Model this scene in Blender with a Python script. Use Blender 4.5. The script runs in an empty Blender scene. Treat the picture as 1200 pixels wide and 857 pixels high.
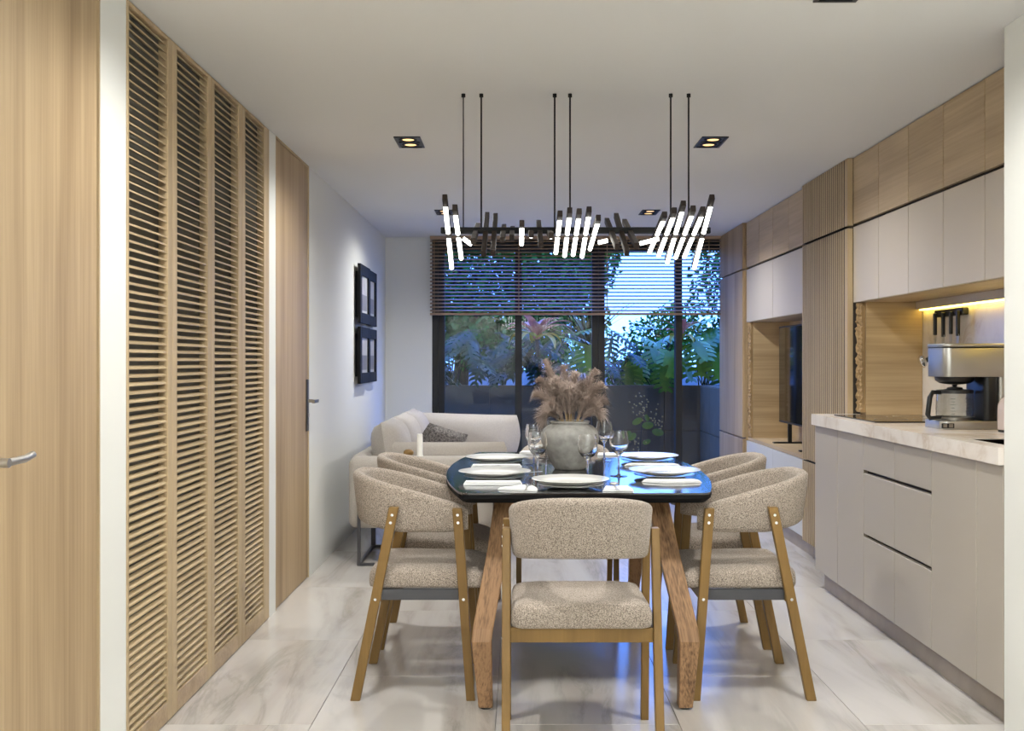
import bpy, bmesh, math, random
from mathutils import Vector, Matrix
random.seed(7)
sc = bpy.context.scene
col = sc.collection
PI = math.pi

def srgb(r, g, b):
    f = lambda c: c / 12.92 if c <= 0.04045 else ((c + 0.055) / 1.055) ** 2.4
    return (f(r / 255), f(g / 255), f(b / 255), 1.0)

# ------------------------------------------------------------------ camera
CAM = 1.18
HC = 2.242            # ceiling height
cd = bpy.data.cameras.new('camera')
cam = bpy.data.objects.new('camera', cd)
col.objects.link(cam)
cam.location = (0, 0, CAM)
cam.rotation_euler = (PI / 2, 0, 0)
cd.sensor_width = 36
cd.lens = 1250 / 1200 * 36
cd.shift_x = -8 / 1200
cd.shift_y = -5.5 / 1200
cd.clip_start = 0.02
sc.camera = cam

# ------------------------------------------------------------------ world, dusk sky
w = bpy.data.worlds.new('dusk_sky')
sc.world = w
w.use_nodes = True
nt = w.node_tree
bg = nt.nodes['Background']
tc = nt.nodes.new('ShaderNodeTexCoord')
sep = nt.nodes.new('ShaderNodeSeparateXYZ')
rmp = nt.nodes.new('ShaderNodeValToRGB')
nt.links.new(tc.outputs['Generated'], sep.inputs[0])
nt.links.new(sep.outputs['Z'], rmp.inputs[0])
nt.links.new(rmp.outputs[0], bg.inputs['Color'])
e = rmp.color_ramp.elements
e[0].position = 0.0; e[0].color = (0.12, 0.30, 0.92, 1)
e[1].position = 0.45; e[1].color = (0.075, 0.22, 0.90, 1)
bg.inputs['Strength'].default_value = 5.4

# ------------------------------------------------------------------ exposure
vs = sc.view_settings
vs.view_transform = 'Standard'
vs.look = 'None'
vs.gamma = 1
vs.use_curve_mapping = False
vs.exposure = 0.74
sc.cycles.use_denoising = True
sc.cycles.max_bounces = 10
sc.cycles.transparent_max_bounces = 16
sc.cycles.sample_clamp_indirect = 6

# ------------------------------------------------------------------ large lights
def area(name, loc, sx, sy, power, color=(1, 1, 1), rot=(0, 0, 0), spread=180):
    d = bpy.data.lights.new(name, 'AREA')
    d.shape = 'RECTANGLE'; d.size = sx; d.size_y = sy
    d.energy = power; d.color = color; d.spread = math.radians(spread)
    o = bpy.data.objects.new(name, d)
    o.location = loc; o.rotation_euler = rot
    col.objects.link(o)
    return o
area('entry_ceiling_light', (0.1, -0.3, HC - 0.03), 1.6, 2.0, 24, (0.965, 1.0, 0.995))
area('added_up_fill', (0.2, -0.7, 1.6), 1.2, 0.8, 66, (0.965, 1.0, 0.995), (PI, 0, 0))  # added fill light behind the camera, only there to brighten the ceiling

# ------------------------------------------------------------------ mesh helpers
class MB:
    def __init__(s):
        s.v = []; s.f = []
    def add(s, vs, fs):
        n = len(s.v)
        s.v += [tuple(p) for p in vs]
        s.f += [tuple(i + n for i in f) for f in fs]
        return s
    def box(s, x0, x1, y0, y1, z0, z1):
        vs = [(x0, y0, z0), (x1, y0, z0), (x1, y1, z0), (x0, y1, z0), (x0, y0, z1), (x1, y0, z1), (x1, y1, z1), (x0, y1, z1)]
        return s.add(vs, [(3, 2, 1, 0), (4, 5, 6, 7), (0, 1, 5, 4), (1, 2, 6, 5), (2, 3, 7, 6), (3, 0, 4, 7)])
    def hexa(s, b, t):
        return s.add(list(b) + list(t), [(3, 2, 1, 0), (4, 5, 6, 7), (0, 1, 5, 4), (1, 2, 6, 5), (2, 3, 7, 6), (3, 0, 4, 7)])
    def loft(s, rings, cap=True, closed=True):
        n = len(rings[0]); vs = [p for r in rings for p in r]; fs = []
        for i in range(len(rings) - 1):
            for j in range(n if closed else n - 1):
                k = (j + 1) % n
                fs.append((i * n + j, i * n + k, (i + 1) * n + k, (i + 1) * n + j))
        if cap and closed:
            fs.append(tuple(range(n - 1, -1, -1)))
            fs.append(tuple((len(rings) - 1) * n + j for j in range(n)))
        return s.add(vs, fs)
    def tube(s, pts, r, n=8, cap=True):
        pts = [Vector(p) for p in pts]; rs = r if isinstance(r, (list, tuple)) else [r] * len(pts)
        rings = []; up = None
        for i, p in enumerate(pts):
            d = (pts[min(i + 1, len(pts) - 1)] - pts[max(i - 1, 0)]).normalized()
            if up is None:
                up = Vector((0, 0, 1)) if abs(d.z) < 0.9 else Vector((1, 0, 0))
            a = d.cross(up).normalized(); b = a.cross(d).normalized(); up = b
            rings.append([p + rs[i] * (math.cos(2 * PI * k / n) * a + math.sin(2 * PI * k / n) * b) for k in range(n)])
        return s.loft(rings, cap)
    def bar(s, p, q, wx, wy, up=(0, 1, 0)):
        p = Vector(p); q = Vector(q); d = (q - p).normalized()
        a = d.cross(Vector(up)).normalized(); b = a.cross(d).normalized()
        c = [(-wx / 2, -wy / 2), (wx / 2, -wy / 2), (wx / 2, wy / 2), (-wx / 2, wy / 2)]
        return s.hexa([p + a * x + b * y for x, y in c], [q + a * x + b * y for x, y in c])
    def lathe(s, prof, cx=0, cy=0, n=32, z0=0, closed=False):
        rings = [[(cx + r * math.cos(2 * PI * k / n), cy + r * math.sin(2 * PI * k / n), z0 + z) for k in range(n)] for r, z in prof]
        return s.loft(rings, cap=not closed) if not closed else s.loft(rings + [rings[0]], cap=False)
    def prism(s, outline, z0, z1):
        return s.loft([[(x, y, z0) for x, y in outline], [(x, y, z1) for x, y in outline]])
    def build(s, name, mat, parent=None, bevel=0, seg=2, smooth=False, loc=None, fix=True):
        me = bpy.data.meshes.new(name)
        me.from_pydata([tuple(p) for p in s.v], [], s.f)
        bm = bmesh.new(); bm.from_mesh(me)
        if fix:
            bmesh.ops.recalc_face_normals(bm, faces=bm.faces)
        if bevel:
            es = [ed for ed in bm.edges if len(ed.link_faces) == 2 and ed.calc_face_angle(0) > 0.6]
            bmesh.ops.bevel(bm, geom=es, offset=bevel, segments=seg, profile=0.5, affect='EDGES', clamp_overlap=True)
        bm.to_mesh(me); bm.free()
        if smooth:
            me.polygons.foreach_set('use_smooth', [True] * len(me.polygons))
            if smooth != 'all':
                try:
                    me.set_sharp_from_angle(angle=math.radians(50))
                except Exception:
                    pass
        if mat:
            me.materials.append(mat)
        o = bpy.data.objects.new(name, me)
        col.objects.link(o)
        if parent: o.parent = parent
        if loc: o.location = loc
        return o

def link_copy(o, parent=None, loc=None):
    c = o.copy(); col.objects.link(c); c.parent = parent
    if loc is not None: c.location = loc
    return c
def copy_tree(o, parent=None):
    c = link_copy(o, parent)
    for ch in list(o.children): copy_tree(ch, c)
    return c
def tag(o, label=None, cat=None, group=None, kind=None):
    for k, v in (('label', label), ('category', cat), ('group', group), ('kind', kind)):
        if v: o[k] = v
    return o
def thing(name, label, cat, group=None):
    o = bpy.data.objects.new(name, None); o.empty_display_size = 0.05
    col.objects.link(o)
    return tag(o, label, cat, group)
def rebase(root, base):
    """root was built at the origin with children in world coordinates: put the empty at its base."""
    root.location = base
    for ch in root.children: ch.location = Vector(ch.location) - Vector(base)
    return root
def struct(name, mb, mat, **k):
    o = mb.build(name, mat, **k); o['kind'] = 'structure'; return o

# ------------------------------------------------------------------ materials
def mat(name):
    m = bpy.data.materials.new(name); m.use_nodes = True
    return m, m.node_tree, m.node_tree.nodes['Principled BSDF']
def plain(name, c, rough=0.5, metal=0.0, spec=None, coat=0, noise=0, nscale=40, bump=0):
    m, t, p = mat(name)
    p.inputs['Base Color'].default_value = c
    p.inputs['Roughness'].default_value = rough
    p.inputs['Metallic'].default_value = metal
    if spec is not None: p.inputs['Specular IOR Level'].default_value = spec
    if coat: p.inputs['Coat Weight'].default_value = coat; p.inputs['Coat Roughness'].default_value = 0.08
    if noise or bump:
        tcn = t.nodes.new('ShaderNodeTexCoord'); nz = t.nodes.new('ShaderNodeTexNoise')
        nz.inputs['Scale'].default_value = nscale; nz.inputs['Detail'].default_value = 4
        t.links.new(tcn.outputs['Object'], nz.inputs['Vector'])
        if noise:
            r = t.nodes.new('ShaderNodeValToRGB')
            r.color_ramp.elements[0].position = 0.3; r.color_ramp.elements[1].position = 0.7
            r.color_ramp.elements[0].color = tuple(x * (1 - noise) for x in c[:3]) + (1,)
            r.color_ramp.elements[1].color = tuple(min(1, x * (1 + noise)) for x in c[:3]) + (1,)
            t.links.new(nz.outputs['Fac'], r.inputs[0]); t.links.new(r.outputs[0], p.inputs['Base Color'])
        if bump:
            b = t.nodes.new('ShaderNodeBump'); b.inputs['Strength'].default_value = bump; b.inputs['Distance'].default_value = 0.002
            t.links.new(nz.outputs['Fac'], b.inputs['Height']); t.links.new(b.outputs[0], p.inputs['Normal'])
    return m
def wood(name, dark, light, axis='Z', rough=0.45, band=5.0, fine=90.0, contrast=1.0, grain=1.0):
    """grain runs along AXIS in object space; every object shifts it by its own random value"""
    m, t, p = mat(name)
    N = t.nodes.new; L = t.links.new
    tcn = N('ShaderNodeTexCoord'); oi = N('ShaderNodeObjectInfo')
    mul = N('ShaderNodeMath'); mul.operation = 'MULTIPLY'; mul.inputs[1].default_value = 37.0
    L(oi.outputs['Random'], mul.inputs[0])
    addv = N('ShaderNodeVectorMath'); addv.operation = 'ADD'
    L(tcn.outputs['Object'], addv.inputs[0]); L(mul.outputs[0], addv.inputs[1])
    def nz(scale, stretch, detail, dist):
        mp = N('ShaderNodeMapping'); sv = [scale] * 3; sv['XYZ'.index(axis)] = scale * stretch
        mp.inputs['Scale'].default_value = sv
        L(addv.outputs[0], mp.inputs['Vector'])
        n = N('ShaderNodeTexNoise'); n.inputs['Scale'].default_value = 1; n.inputs['Detail'].default_value = detail
        n.inputs['Distortion'].default_value = dist
        L(mp.outputs[0], n.inputs['Vector']); return n
    a = nz(band, 0.07, 5, 0.8); b = nz(fine, 0.02, 3, 0.2)
    mix = N('ShaderNodeMath'); mix.operation = 'MULTIPLY_ADD'; mix.inputs[1].default_value = 0.45 * grain
    L(b.outputs['Fac'], mix.inputs[0]); L(a.outputs['Fac'], mix.inputs[2])
    r = N('ShaderNodeValToRGB'); el = r.color_ramp.elements
    mid = 0.5 + 0.225 * grain
    el[0].position = mid - 0.24 / contrast; el[0].color = dark
    el[1].position = mid + 0.2 / contrast; el[1].color = light
    L(mix.outputs[0], r.inputs[0]); L(r.outputs[0], p.inputs['Base Color'])
    p.inputs['Roughness'].default_value = rough; p.inputs['Specular IOR Level'].default_value = 0.3
    bp = N('ShaderNodeBump'); bp.inputs['Strength'].default_value = 0.12; bp.inputs['Distance'].default_value = 0.001
    L(b.outputs['Fac'], bp.inputs['Height']); L(bp.outputs[0], p.inputs['Normal'])
    return m
def emit(name, c, s):
    m, t, p = mat(name)
    p.inputs['Base Color'].default_value = (0.8, 0.8, 0.8, 1)
    p.inputs['Emission Color'].default_value = c; p.inputs['Emission Strength'].default_value = s
    return m
def glass_sheet(name, tint=(0.92, 0.95, 0.95, 1), boost=1.0):
    """thin architectural glass: clear sheet that mirrors by Fresnel"""
    m, t, p = mat(name); t.nodes.remove(p)
    out = t.nodes['Material Output']
    tr = t.nodes.new('ShaderNodeBsdfTransparent'); tr.inputs[0].default_value = tint
    gl = t.nodes.new('ShaderNodeBsdfGlossy'); gl.inputs['Roughness'].default_value = 0.0
    fr = t.nodes.new('ShaderNodeFresnel'); ge = t.nodes.new('ShaderNodeNewGeometry')
    io = t.nodes.new('ShaderNodeMath'); io.operation = 'MULTIPLY_ADD'; io.inputs[1].default_value = -0.8333; io.inputs[2].default_value = 1.5
    t.links.new(ge.outputs['Backfacing'], io.inputs[0]); t.links.new(io.outputs[0], fr.inputs['IOR'])
    mu = t.nodes.new('ShaderNodeMath'); mu.operation = 'MULTIPLY'; mu.inputs[1].default_value = boost; mu.use_clamp = True
    mx = t.nodes.new('ShaderNodeMixShader')
    t.links.new(fr.outputs[0], mu.inputs[0]); t.links.new(mu.outputs[0], mx.inputs[0])
    t.links.new(tr.outputs[0], mx.inputs[1]); t.links.new(gl.outputs[0], mx.inputs[2]); t.links.new(mx.outputs[0], out.inputs[0])
    return m
def veined(name, base, vein, vein2, rough, scale=1.6, stretch=(1, 0.35, 1), amount=0.5, random_shift=True, coat=0):
    m, t, p = mat(name); N = t.nodes.new; L = t.links.new
    tcn = N('ShaderNodeTexCoord'); oi = N('ShaderNodeObjectInfo')
    mul = N('ShaderNodeMath'); mul.operation = 'MULTIPLY'; mul.inputs[1].default_value = 50.0 if random_shift else 0
    L(oi.outputs['Random'], mul.inputs[0])
    av = N('ShaderNodeVectorMath'); av.operation = 'ADD'; L(tcn.outputs['Object'], av.inputs[0]); L(mul.outputs[0], av.inputs[1])
    mp = N('ShaderNodeMapping'); mp.inputs['Scale'].default_value = [scale * s for s in stretch]
    mp.inputs['Rotation'].default_value = (0, 0, 0.12)
    L(av.outputs[0], mp.inputs['Vector'])
    n1 = N('ShaderNodeTexNoise'); n1.inputs['Scale'].default_value = 2.2; n1.inputs['Detail'].default_value = 8; n1.inputs['Roughness'].default_value = 0.62; n1.inputs['Distortion'].default_value = 1.6
    n2 = N('ShaderNodeTexNoise'); n2.inputs['Scale'].default_value = 0.9; n2.inputs['Detail'].default_value = 6; n2.inputs['Distortion'].default_value = 2.0
    L(mp.outputs[0], n1.inputs['Vector']); L(mp.outputs[0], n2.inputs['Vector'])
    # thin veins where n1 crosses the middle value
    sb = N('ShaderNodeMath'); sb.operation = 'SUBTRACT'; sb.inputs[1].default_value = 0.5; L(n1.outputs['Fac'], sb.inputs[0])
    ab = N('ShaderNodeMath'); ab.operation = 'ABSOLUTE'; L(sb.outputs[0], ab.inputs[0])
    r1 = N('ShaderNodeValToRGB'); r1.color_ramp.elements[0].position = 0.0; r1.color_ramp.elements[0].color = (amount,) * 3 + (1,)
    r1.color_ramp.elements[1].position = 0.07; r1.color_ramp.elements[1].color = (0, 0, 0, 1)
    L(ab.outputs[0], r1.inputs[0])
    r2 = N('ShaderNodeValToRGB'); r2.color_ramp.elements[0].position = 0.42; r2.color_ramp.elements[0].color = base
    r2.color_ramp.elements[1].position = 0.72; r2.color_ramp.elements[1].color = vein2
    L(n2.outputs['Fac'], r2.inputs[0])
    # clouded mask so that the veins come and go
    r3 = N('ShaderNodeValToRGB'); r3.color_ramp.elements[0].position = 0.45; r3.color_ramp.elements[1].position = 0.62
    L(n2.outputs['Fac'], r3.inputs[0])
    ml = N('ShaderNodeMath'); ml.operation = 'MULTIPLY'; L(r1.outputs[0], ml.inputs[0]); L(r3.outputs[0], ml.inputs[1])
    mx = N('ShaderNodeMix'); mx.data_type = 'RGBA'; L(ml.outputs[0], mx.inputs[0]); L(r2.outputs[0], mx.inputs[6]); mx.inputs[7].default_value = vein
    L(mx.outputs[2], p.inputs['Base Color']); p.inputs['Roughness'].default_value = rough
    if coat: p.inputs['Coat Weight'].default_value = coat
    return m
def fabric(name, c1, c2, scale=420, bump=0.5, weave=True):
    m, t, p = mat(name); N = t.nodes.new; L = t.links.new
    tcn = N('ShaderNodeTexCoord'); nz = N('ShaderNodeTexNoise'); nz.inputs['Scale'].default_value = scale; nz.inputs['Detail'].default_value = 2; nz.inputs['Roughness'].default_value = 0.7
    L(tcn.outputs['Object'], nz.inputs['Vector'])
    r = N('ShaderNodeValToRGB'); r.color_ramp.elements[0].position = 0.36; r.color_ramp.elements[0].color = c1
    r.color_ramp.elements[1].position = 0.64; r.color_ramp.elements[1].color = c2
    L(nz.outputs['Fac'], r.inputs[0]); L(r.outputs[0], p.inputs['Base Color'])
    p.inputs['Roughness'].default_value = 0.95; p.inputs['Specular IOR Level'].default_value = 0.15
    p.inputs['Sheen Weight'].default_value = 0.15
    b = N('ShaderNodeBump'); b.inputs['Strength'].default_value = bump; b.inputs['Distance'].default_value = 0.002
    L(nz.outputs['Fac'], b.inputs['Height']); L(b.outputs[0], p.inputs['Normal'])
    return m
def leafmat(name, c1, c2, rough=0.35):
    m, t, p = mat(name); N = t.nodes.new; L = t.links.new
    tcn = N('ShaderNodeTexCoord'); oi = N('ShaderNodeObjectInfo'); nz = N('ShaderNodeTexNoise'); nz.inputs['Scale'].default_value = 6
    L(tcn.outputs['Object'], nz.inputs['Vector'])
    ad = N('ShaderNodeMath'); ad.operation = 'MULTIPLY_ADD'; ad.inputs[1].default_value = 0.5
    L(oi.outputs['Random'], ad.inputs[0]); L(nz.outputs['Fac'], ad.inputs[2])
    r = N('ShaderNodeValToRGB'); r.color_ramp.elements[0].position = 0.35; r.color_ramp.elements[0].color = c1
    r.color_ramp.elements[1].position = 1.0; r.color_ramp.elements[1].color = c2
    L(ad.outputs[0], r.inputs[0]); L(r.outputs[0], p.inputs['Base Color'])
    p.inputs['Roughness'].default_value = rough; p.inputs['Specular IOR Level'].default_value = 0.35
    return m

M = {}
M['oak_v'] = wood('pale_oak_vertical', srgb(146, 122, 92), srgb(186, 162, 128), 'Z', 0.5, contrast=1.0)
M['oak_h'] = wood('pale_oak_horizontal', srgb(164, 142, 112), srgb(196, 174, 142), 'Y', 0.42, band=7)
M['oak_x'] = wood('pale_oak_crosswise', srgb(158, 134, 100), srgb(194, 170, 134), 'X', 0.42, band=7)
M['oak_slat'] = wood('pale_oak_slat', srgb(168, 146, 112), srgb(196, 174, 138), 'Y', 0.5, band=9)
M['oak_frame'] = wood('pale_oak_frame', srgb(170, 148, 116), srgb(194, 172, 138), 'Z', 0.5, band=9)
M['oak_edge'] = wood('split_oak_edge', srgb(122, 98, 66), srgb(172, 144, 104), 'Z', 0.7, band=30, fine=140)
M['chair_wood'] = wood('golden_oak_chair', srgb(112, 86, 46), srgb(136, 106, 60), 'Z', 0.4, band=10, fine=140, contrast=0.8)
M['table_wood'] = wood('brown_oak_table_leg', srgb(88, 64, 44), srgb(158, 122, 88), 'Z', 0.45, band=9, fine=190, contrast=1.0, grain=1.8)
M['walnut'] = wood('dark_bronze_wood', srgb(30, 22, 18), srgb(46, 34, 28), 'Z', 0.6, band=20)
M['blind'] = wood('brown_blind_slat', srgb(140, 116, 96), srgb(168, 142, 120), 'X', 0.5, band=12)
M['white'] = plain('white_wall_paint', srgb(222, 222, 217), 0.75, bump=0.15, nscale=90)
M['ceil'] = plain('white_ceiling_paint', srgb(214, 213, 210), 0.85)
M['cream'] = plain('cream_lacquer', srgb(196, 184, 168), 0.4)
M['greige'] = plain('greige_lacquer', srgb(172, 163, 150), 0.38)
M['pale'] = plain('pale_grey_lacquer', srgb(196, 196, 194), 0.4)
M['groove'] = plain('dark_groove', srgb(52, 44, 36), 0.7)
M['backing'] = plain('dark_louver_backing', srgb(96, 93, 84), 0.8)
M['plinth'] = plain('taupe_plinth', srgb(150, 138, 126), 0.45, noise=0.08, nscale=14)
M['black'] = plain('black_metal', srgb(18, 18, 19), 0.6, spec=0.2)
M['blackplastic'] = plain('black_plastic', srgb(24, 25, 28), 0.35)
M['matt_black'] = plain('matt_black_board', srgb(14, 14, 16), 0.7, spec=0.15)
M['frame'] = plain('black_window_frame', srgb(20, 21, 22), 0.5)
M['steel'] = plain('brushed_steel', srgb(190, 188, 184), 0.4, metal=1.0)
M['steel_dark'] = plain('satin_steel', srgb(150, 146, 140), 0.35, metal=1.0)
M['chrome'] = plain('chrome', srgb(225, 225, 225), 0.08, metal=1.0)
M['gunmetal'] = plain('grey_metal', srgb(78, 78, 82), 0.4, metal=0.6)
M['grout'] = plain('floor_grout', srgb(168, 162, 154), 0.6)
M['tile'] = veined('polished_travertine', srgb(207, 202, 197), srgb(146, 146, 134), srgb(182, 172, 164), 0.2, scale=1.1, stretch=(1.9, 0.28, 1), amount=0.55)
M['tile'].node_tree.nodes['Principled BSDF'].inputs['Specular IOR Level'].default_value = 1.0
M['marble'] = veined('white_marble', srgb(228, 220, 212), srgb(188, 166, 144), srgb(214, 203, 192), 0.22, scale=1.8, stretch=(1, 1, 1.0), amount=0.6)
M['tweed'] = fabric('beige_tweed', srgb(100, 90, 81), srgb(190, 176, 163), 330, 0.7)
M['sofa'] = fabric('pale_linen', srgb(164, 157, 150), srgb(186, 179, 171), 300, 0.25)
M['pillow'] = fabric('grey_linen', srgb(178, 172, 170), srgb(200, 195, 192), 260, 0.25)
M['knit'] = fabric('charcoal_knit', srgb(84, 80, 80), srgb(150, 145, 142), 90, 0.8)
M['tabletop'] = plain('black_glossy_tabletop', srgb(12, 13, 16), 0.11, spec=1.0, coat=0.8)
M['porcelain'] = plain('white_porcelain', srgb(236, 235, 232), 0.16, coat=0.4)
M['linen'] = plain('white_napkin_linen', srgb(236, 236, 236), 0.8, bump=0.3, nscale=300)
_m, _t, _p = mat('clear_drinking_glass'); _p.inputs['Base Color'].default_value = (1, 1, 1, 1); _p.inputs['Transmission Weight'].default_value = 1; _p.inputs['Roughness'].default_value = 0.0; _p.inputs['IOR'].default_value = 1.48
M['wineglass'] = _m
M['pane'] = glass_sheet('window_glass', (0.88, 0.92, 0.93, 1), 1.0)
M['carafe'] = glass_sheet('carafe_glass', (0.75, 0.76, 0.75, 1), 1.4)
M['stone'] = plain('weathered_grey_clay', srgb(154, 152, 148), 0.9, noise=0.2, nscale=34, bump=0.8)
M['pampas'] = plain('dried_pampas', srgb(176, 158, 148), 0.95, noise=0.18, nscale=30)
M['straw'] = plain('straw_stem', srgb(188, 160, 118), 0.8)
M['led_white'] = emit('warm_led_diffuser', (1.0, 0.985, 0.90, 1), 5.5)
M['led_yellow'] = emit('yellow_led', (1.0, 0.72, 0.12, 1), 6)
M['lamp'] = emit('downlight_lamp', (1.0, 0.55, 0.14, 1), 0.9)
M['screen'] = plain('glossy_black_screen', srgb(8, 9, 12), 0.06, spec=0.7)
M['hob'] = plain('black_hob_glass', srgb(16, 15, 15), 0.1)
M['concrete'] = plain('dark_grey_render', srgb(96, 78, 54), 0.8, noise=0.12, nscale=5)
M['patio'] = plain('patio_paving', srgb(228, 224, 214), 0.7, noise=0.1, nscale=6)
M['soil'] = plain('planter_soil', srgb(40, 34, 26), 0.95, noise=0.3, nscale=20)
M['pink'] = plain('pale_pink_enamel', srgb(222, 204, 198), 0.35)
M['candle'] = plain('white_wax', srgb(240, 238, 232), 0.5)
M['photo'] = plain('grey_photo_print', srgb(172, 170, 170), 0.5, noise=0.2, nscale=9)
M['photo_dark'] = plain('mid_grey_photo_print', srgb(112, 110, 112), 0.5, noise=0.15, nscale=12)
M['matboard'] = plain('white_mat_board', srgb(176, 174, 174), 0.7)
M['leaf_green'] = leafmat('monstera_green', srgb(40, 84, 8), srgb(120, 150, 28), 0.28)
M['leaf_dark'] = leafmat('dark_leaf', srgb(12, 32, 6), srgb(36, 64, 12), 0.3)
M['leaf_dark'].node_tree.nodes['Principled BSDF'].inputs['Specular IOR Level'].default_value = 0.12
M['leaf_tree'] = leafmat('tree_leaf', srgb(34, 92, 22), srgb(80, 142, 38), 0.8)
M['leaf_red'] = leafmat('bromeliad_red', srgb(170, 44, 44), srgb(224, 140, 124))
M['leaf_lime'] = leafmat('bromeliad_lime', srgb(130, 132, 24), srgb(214, 170, 50))
M['bark'] = plain('dark_bark', srgb(62, 52, 42), 0.9, noise=0.3, nscale=18)
M['berry'] = plain('ochre_berry', srgb(150, 122, 52), 0.6)
M['mark'] = plain('dark_print', srgb(40, 40, 42), 0.6)

# ================================================================== SETTING
XL = -1.146                      # left wall plane
XR = 2.08                        # back of the kitchen recess
YB = 9.16                        # garden end of the room
YN = -1.6                        # wall behind the camera
# floor with tiles
fl = struct('floor', MB().box(-1.5, 2.3, YN - 0.1, 9.26, -0.12, -0.012), M['grout'])
TW, TL = 0.5967, 1.05
tm = MB().box(-TW / 2 + 0.001, TW / 2 - 0.001, -TL / 2 + 0.001, TL / 2 - 0.001, -0.012, 0).build('tile', M['tile'], fl, bevel=0.0006, seg=1)
first = True
for ci in range(6):
    x0 = -1.2687 + TW * ci
    y0 = 3.46 - 5 * TL - (0.52 if ci % 2 else 0)
    for k in range(12):
        cx = x0 + TW / 2; cy = y0 + TL * (k + 0.5)
        if cy - TL / 2 > 9.1 or cy + TL / 2 < YN: continue
        if first: tm.location = (cx, cy, 0); first = False
        else: link_copy(tm, fl, (cx, cy, 0))
struct('ceiling', MB().box(-1.5, 2.3, YN - 0.1, 9.26, HC, HC + 0.12), M['ceil'])
# left wall: plain stretches flush with the doors, a closed recess behind
wl = MB()
wl.box(-1.45, -1.30, YN, 9.26, 0, HC)
for a, b in ((YN, 2.10), (2.918, 3.112), (4.892, 5.026), (5.823, 9.26)):
    wl.box(-1.31, XL, a, b, 0, HC)
struct('wall_left', wl, M['white'])
# back wall with the glazed opening, right walls, wall behind the camera
WX0, WX1 = -0.745, 1.965
struct('wall_back', MB().box(-1.45, WX0, YB, 9.36, 0, HC).box(WX1, 2.3, YB, 9.36, 0, HC), M['white'])
struct('wall_right', MB().box(XR, 2.3, 3.2, 9.36, 0, HC), M['white'])
struct('wall_entry', MB().box(1.545, 2.3, YN, 3.395, 0, HC), M['white'])
struct('wall_front', MB().box(-1.5, 2.3, YN - 0.12, YN, 0, HC), M['white'])
struct('baseboard_right', MB().box(1.585, 1.66, 3.40, 5.53, 0, 0.095).box(1.77, 1.85, 5.53, 9.12, 0, 0.095), M['plinth'])

# flush oak doors
def oak_door(name, y0, y1, handle_y, tip, plate):
    d = struct(name, MB().box(-1.20, XL - 0.004, y0 + 0.012, y1 - 0.012, 0.006, HC - 0.012), M['oak_v'])
    MB().box(-1.25, XL + 0.001, y0, y0 + 0.009, 0, HC).box(-1.25, XL + 0.001, y1 - 0.009, y1, 0, HC).box(-1.25, XL + 0.001, y0 + 0.009, y1 - 0.009, HC - 0.009, HC).build('door_frame', M['oak_frame'], d)
    h = bpy.data.objects.new('door_handle', None); col.objects.link(h); h.parent = d
    zz = 0.963
    if plate:
        MB().box(XL - 0.004, XL + 0.006, handle_y - 0.018, handle_y + 0.018, 0.80, 1.08).build('handle_plate', M['gunmetal'], h, bevel=0.002)
        MB().lathe([(0.011, 0), (0.011, 0.006)], n=14).build('keyhole_escutcheon', M['steel'], h).matrix_local = Matrix.Translation((XL + 0.005, handle_y, 0.885)) @ Matrix.Rotation(PI / 2, 4, 'Y')
        MB().box(XL + 0.004, XL + 0.062, handle_y - 0.008, handle_y + 0.008, zz - 0.009, zz + 0.009).box(XL + 0.046, XL + 0.062, handle_y - tip, handle_y + 0.008, zz - 0.009, zz + 0.009).build('lever', M['steel_dark'], h, bevel=0.002)
    else:
        MB().tube([(XL - 0.006, handle_y, zz), (XL + 0.006, handle_y, zz)], 0.025, 20).build('rosette', M['steel'], h, smooth=True)
        MB().tube([(XL + 0.005, handle_y, zz), (XL + 0.066, handle_y, zz)], 0.0105, 16).build('spindle', M['steel'], h, smooth=True)
        MB().tube([(XL + 0.056, handle_y - 0.002, zz), (XL + 0.06, handle_y + 0.03, zz + 0.001), (XL + 0.062, handle_y + 0.08, zz + 0.002), (XL + 0.058, handle_y + 0.125, zz + 0.007)], 0.0085, 14).build('lever', M['steel'], h, smooth=True)
    return d
oak_door('door_1', 2.10, 2.918, 2.262, 0.13, False)
oak_door('door_2', 5.026, 5.823, 5.778, 0.11, True)

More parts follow.
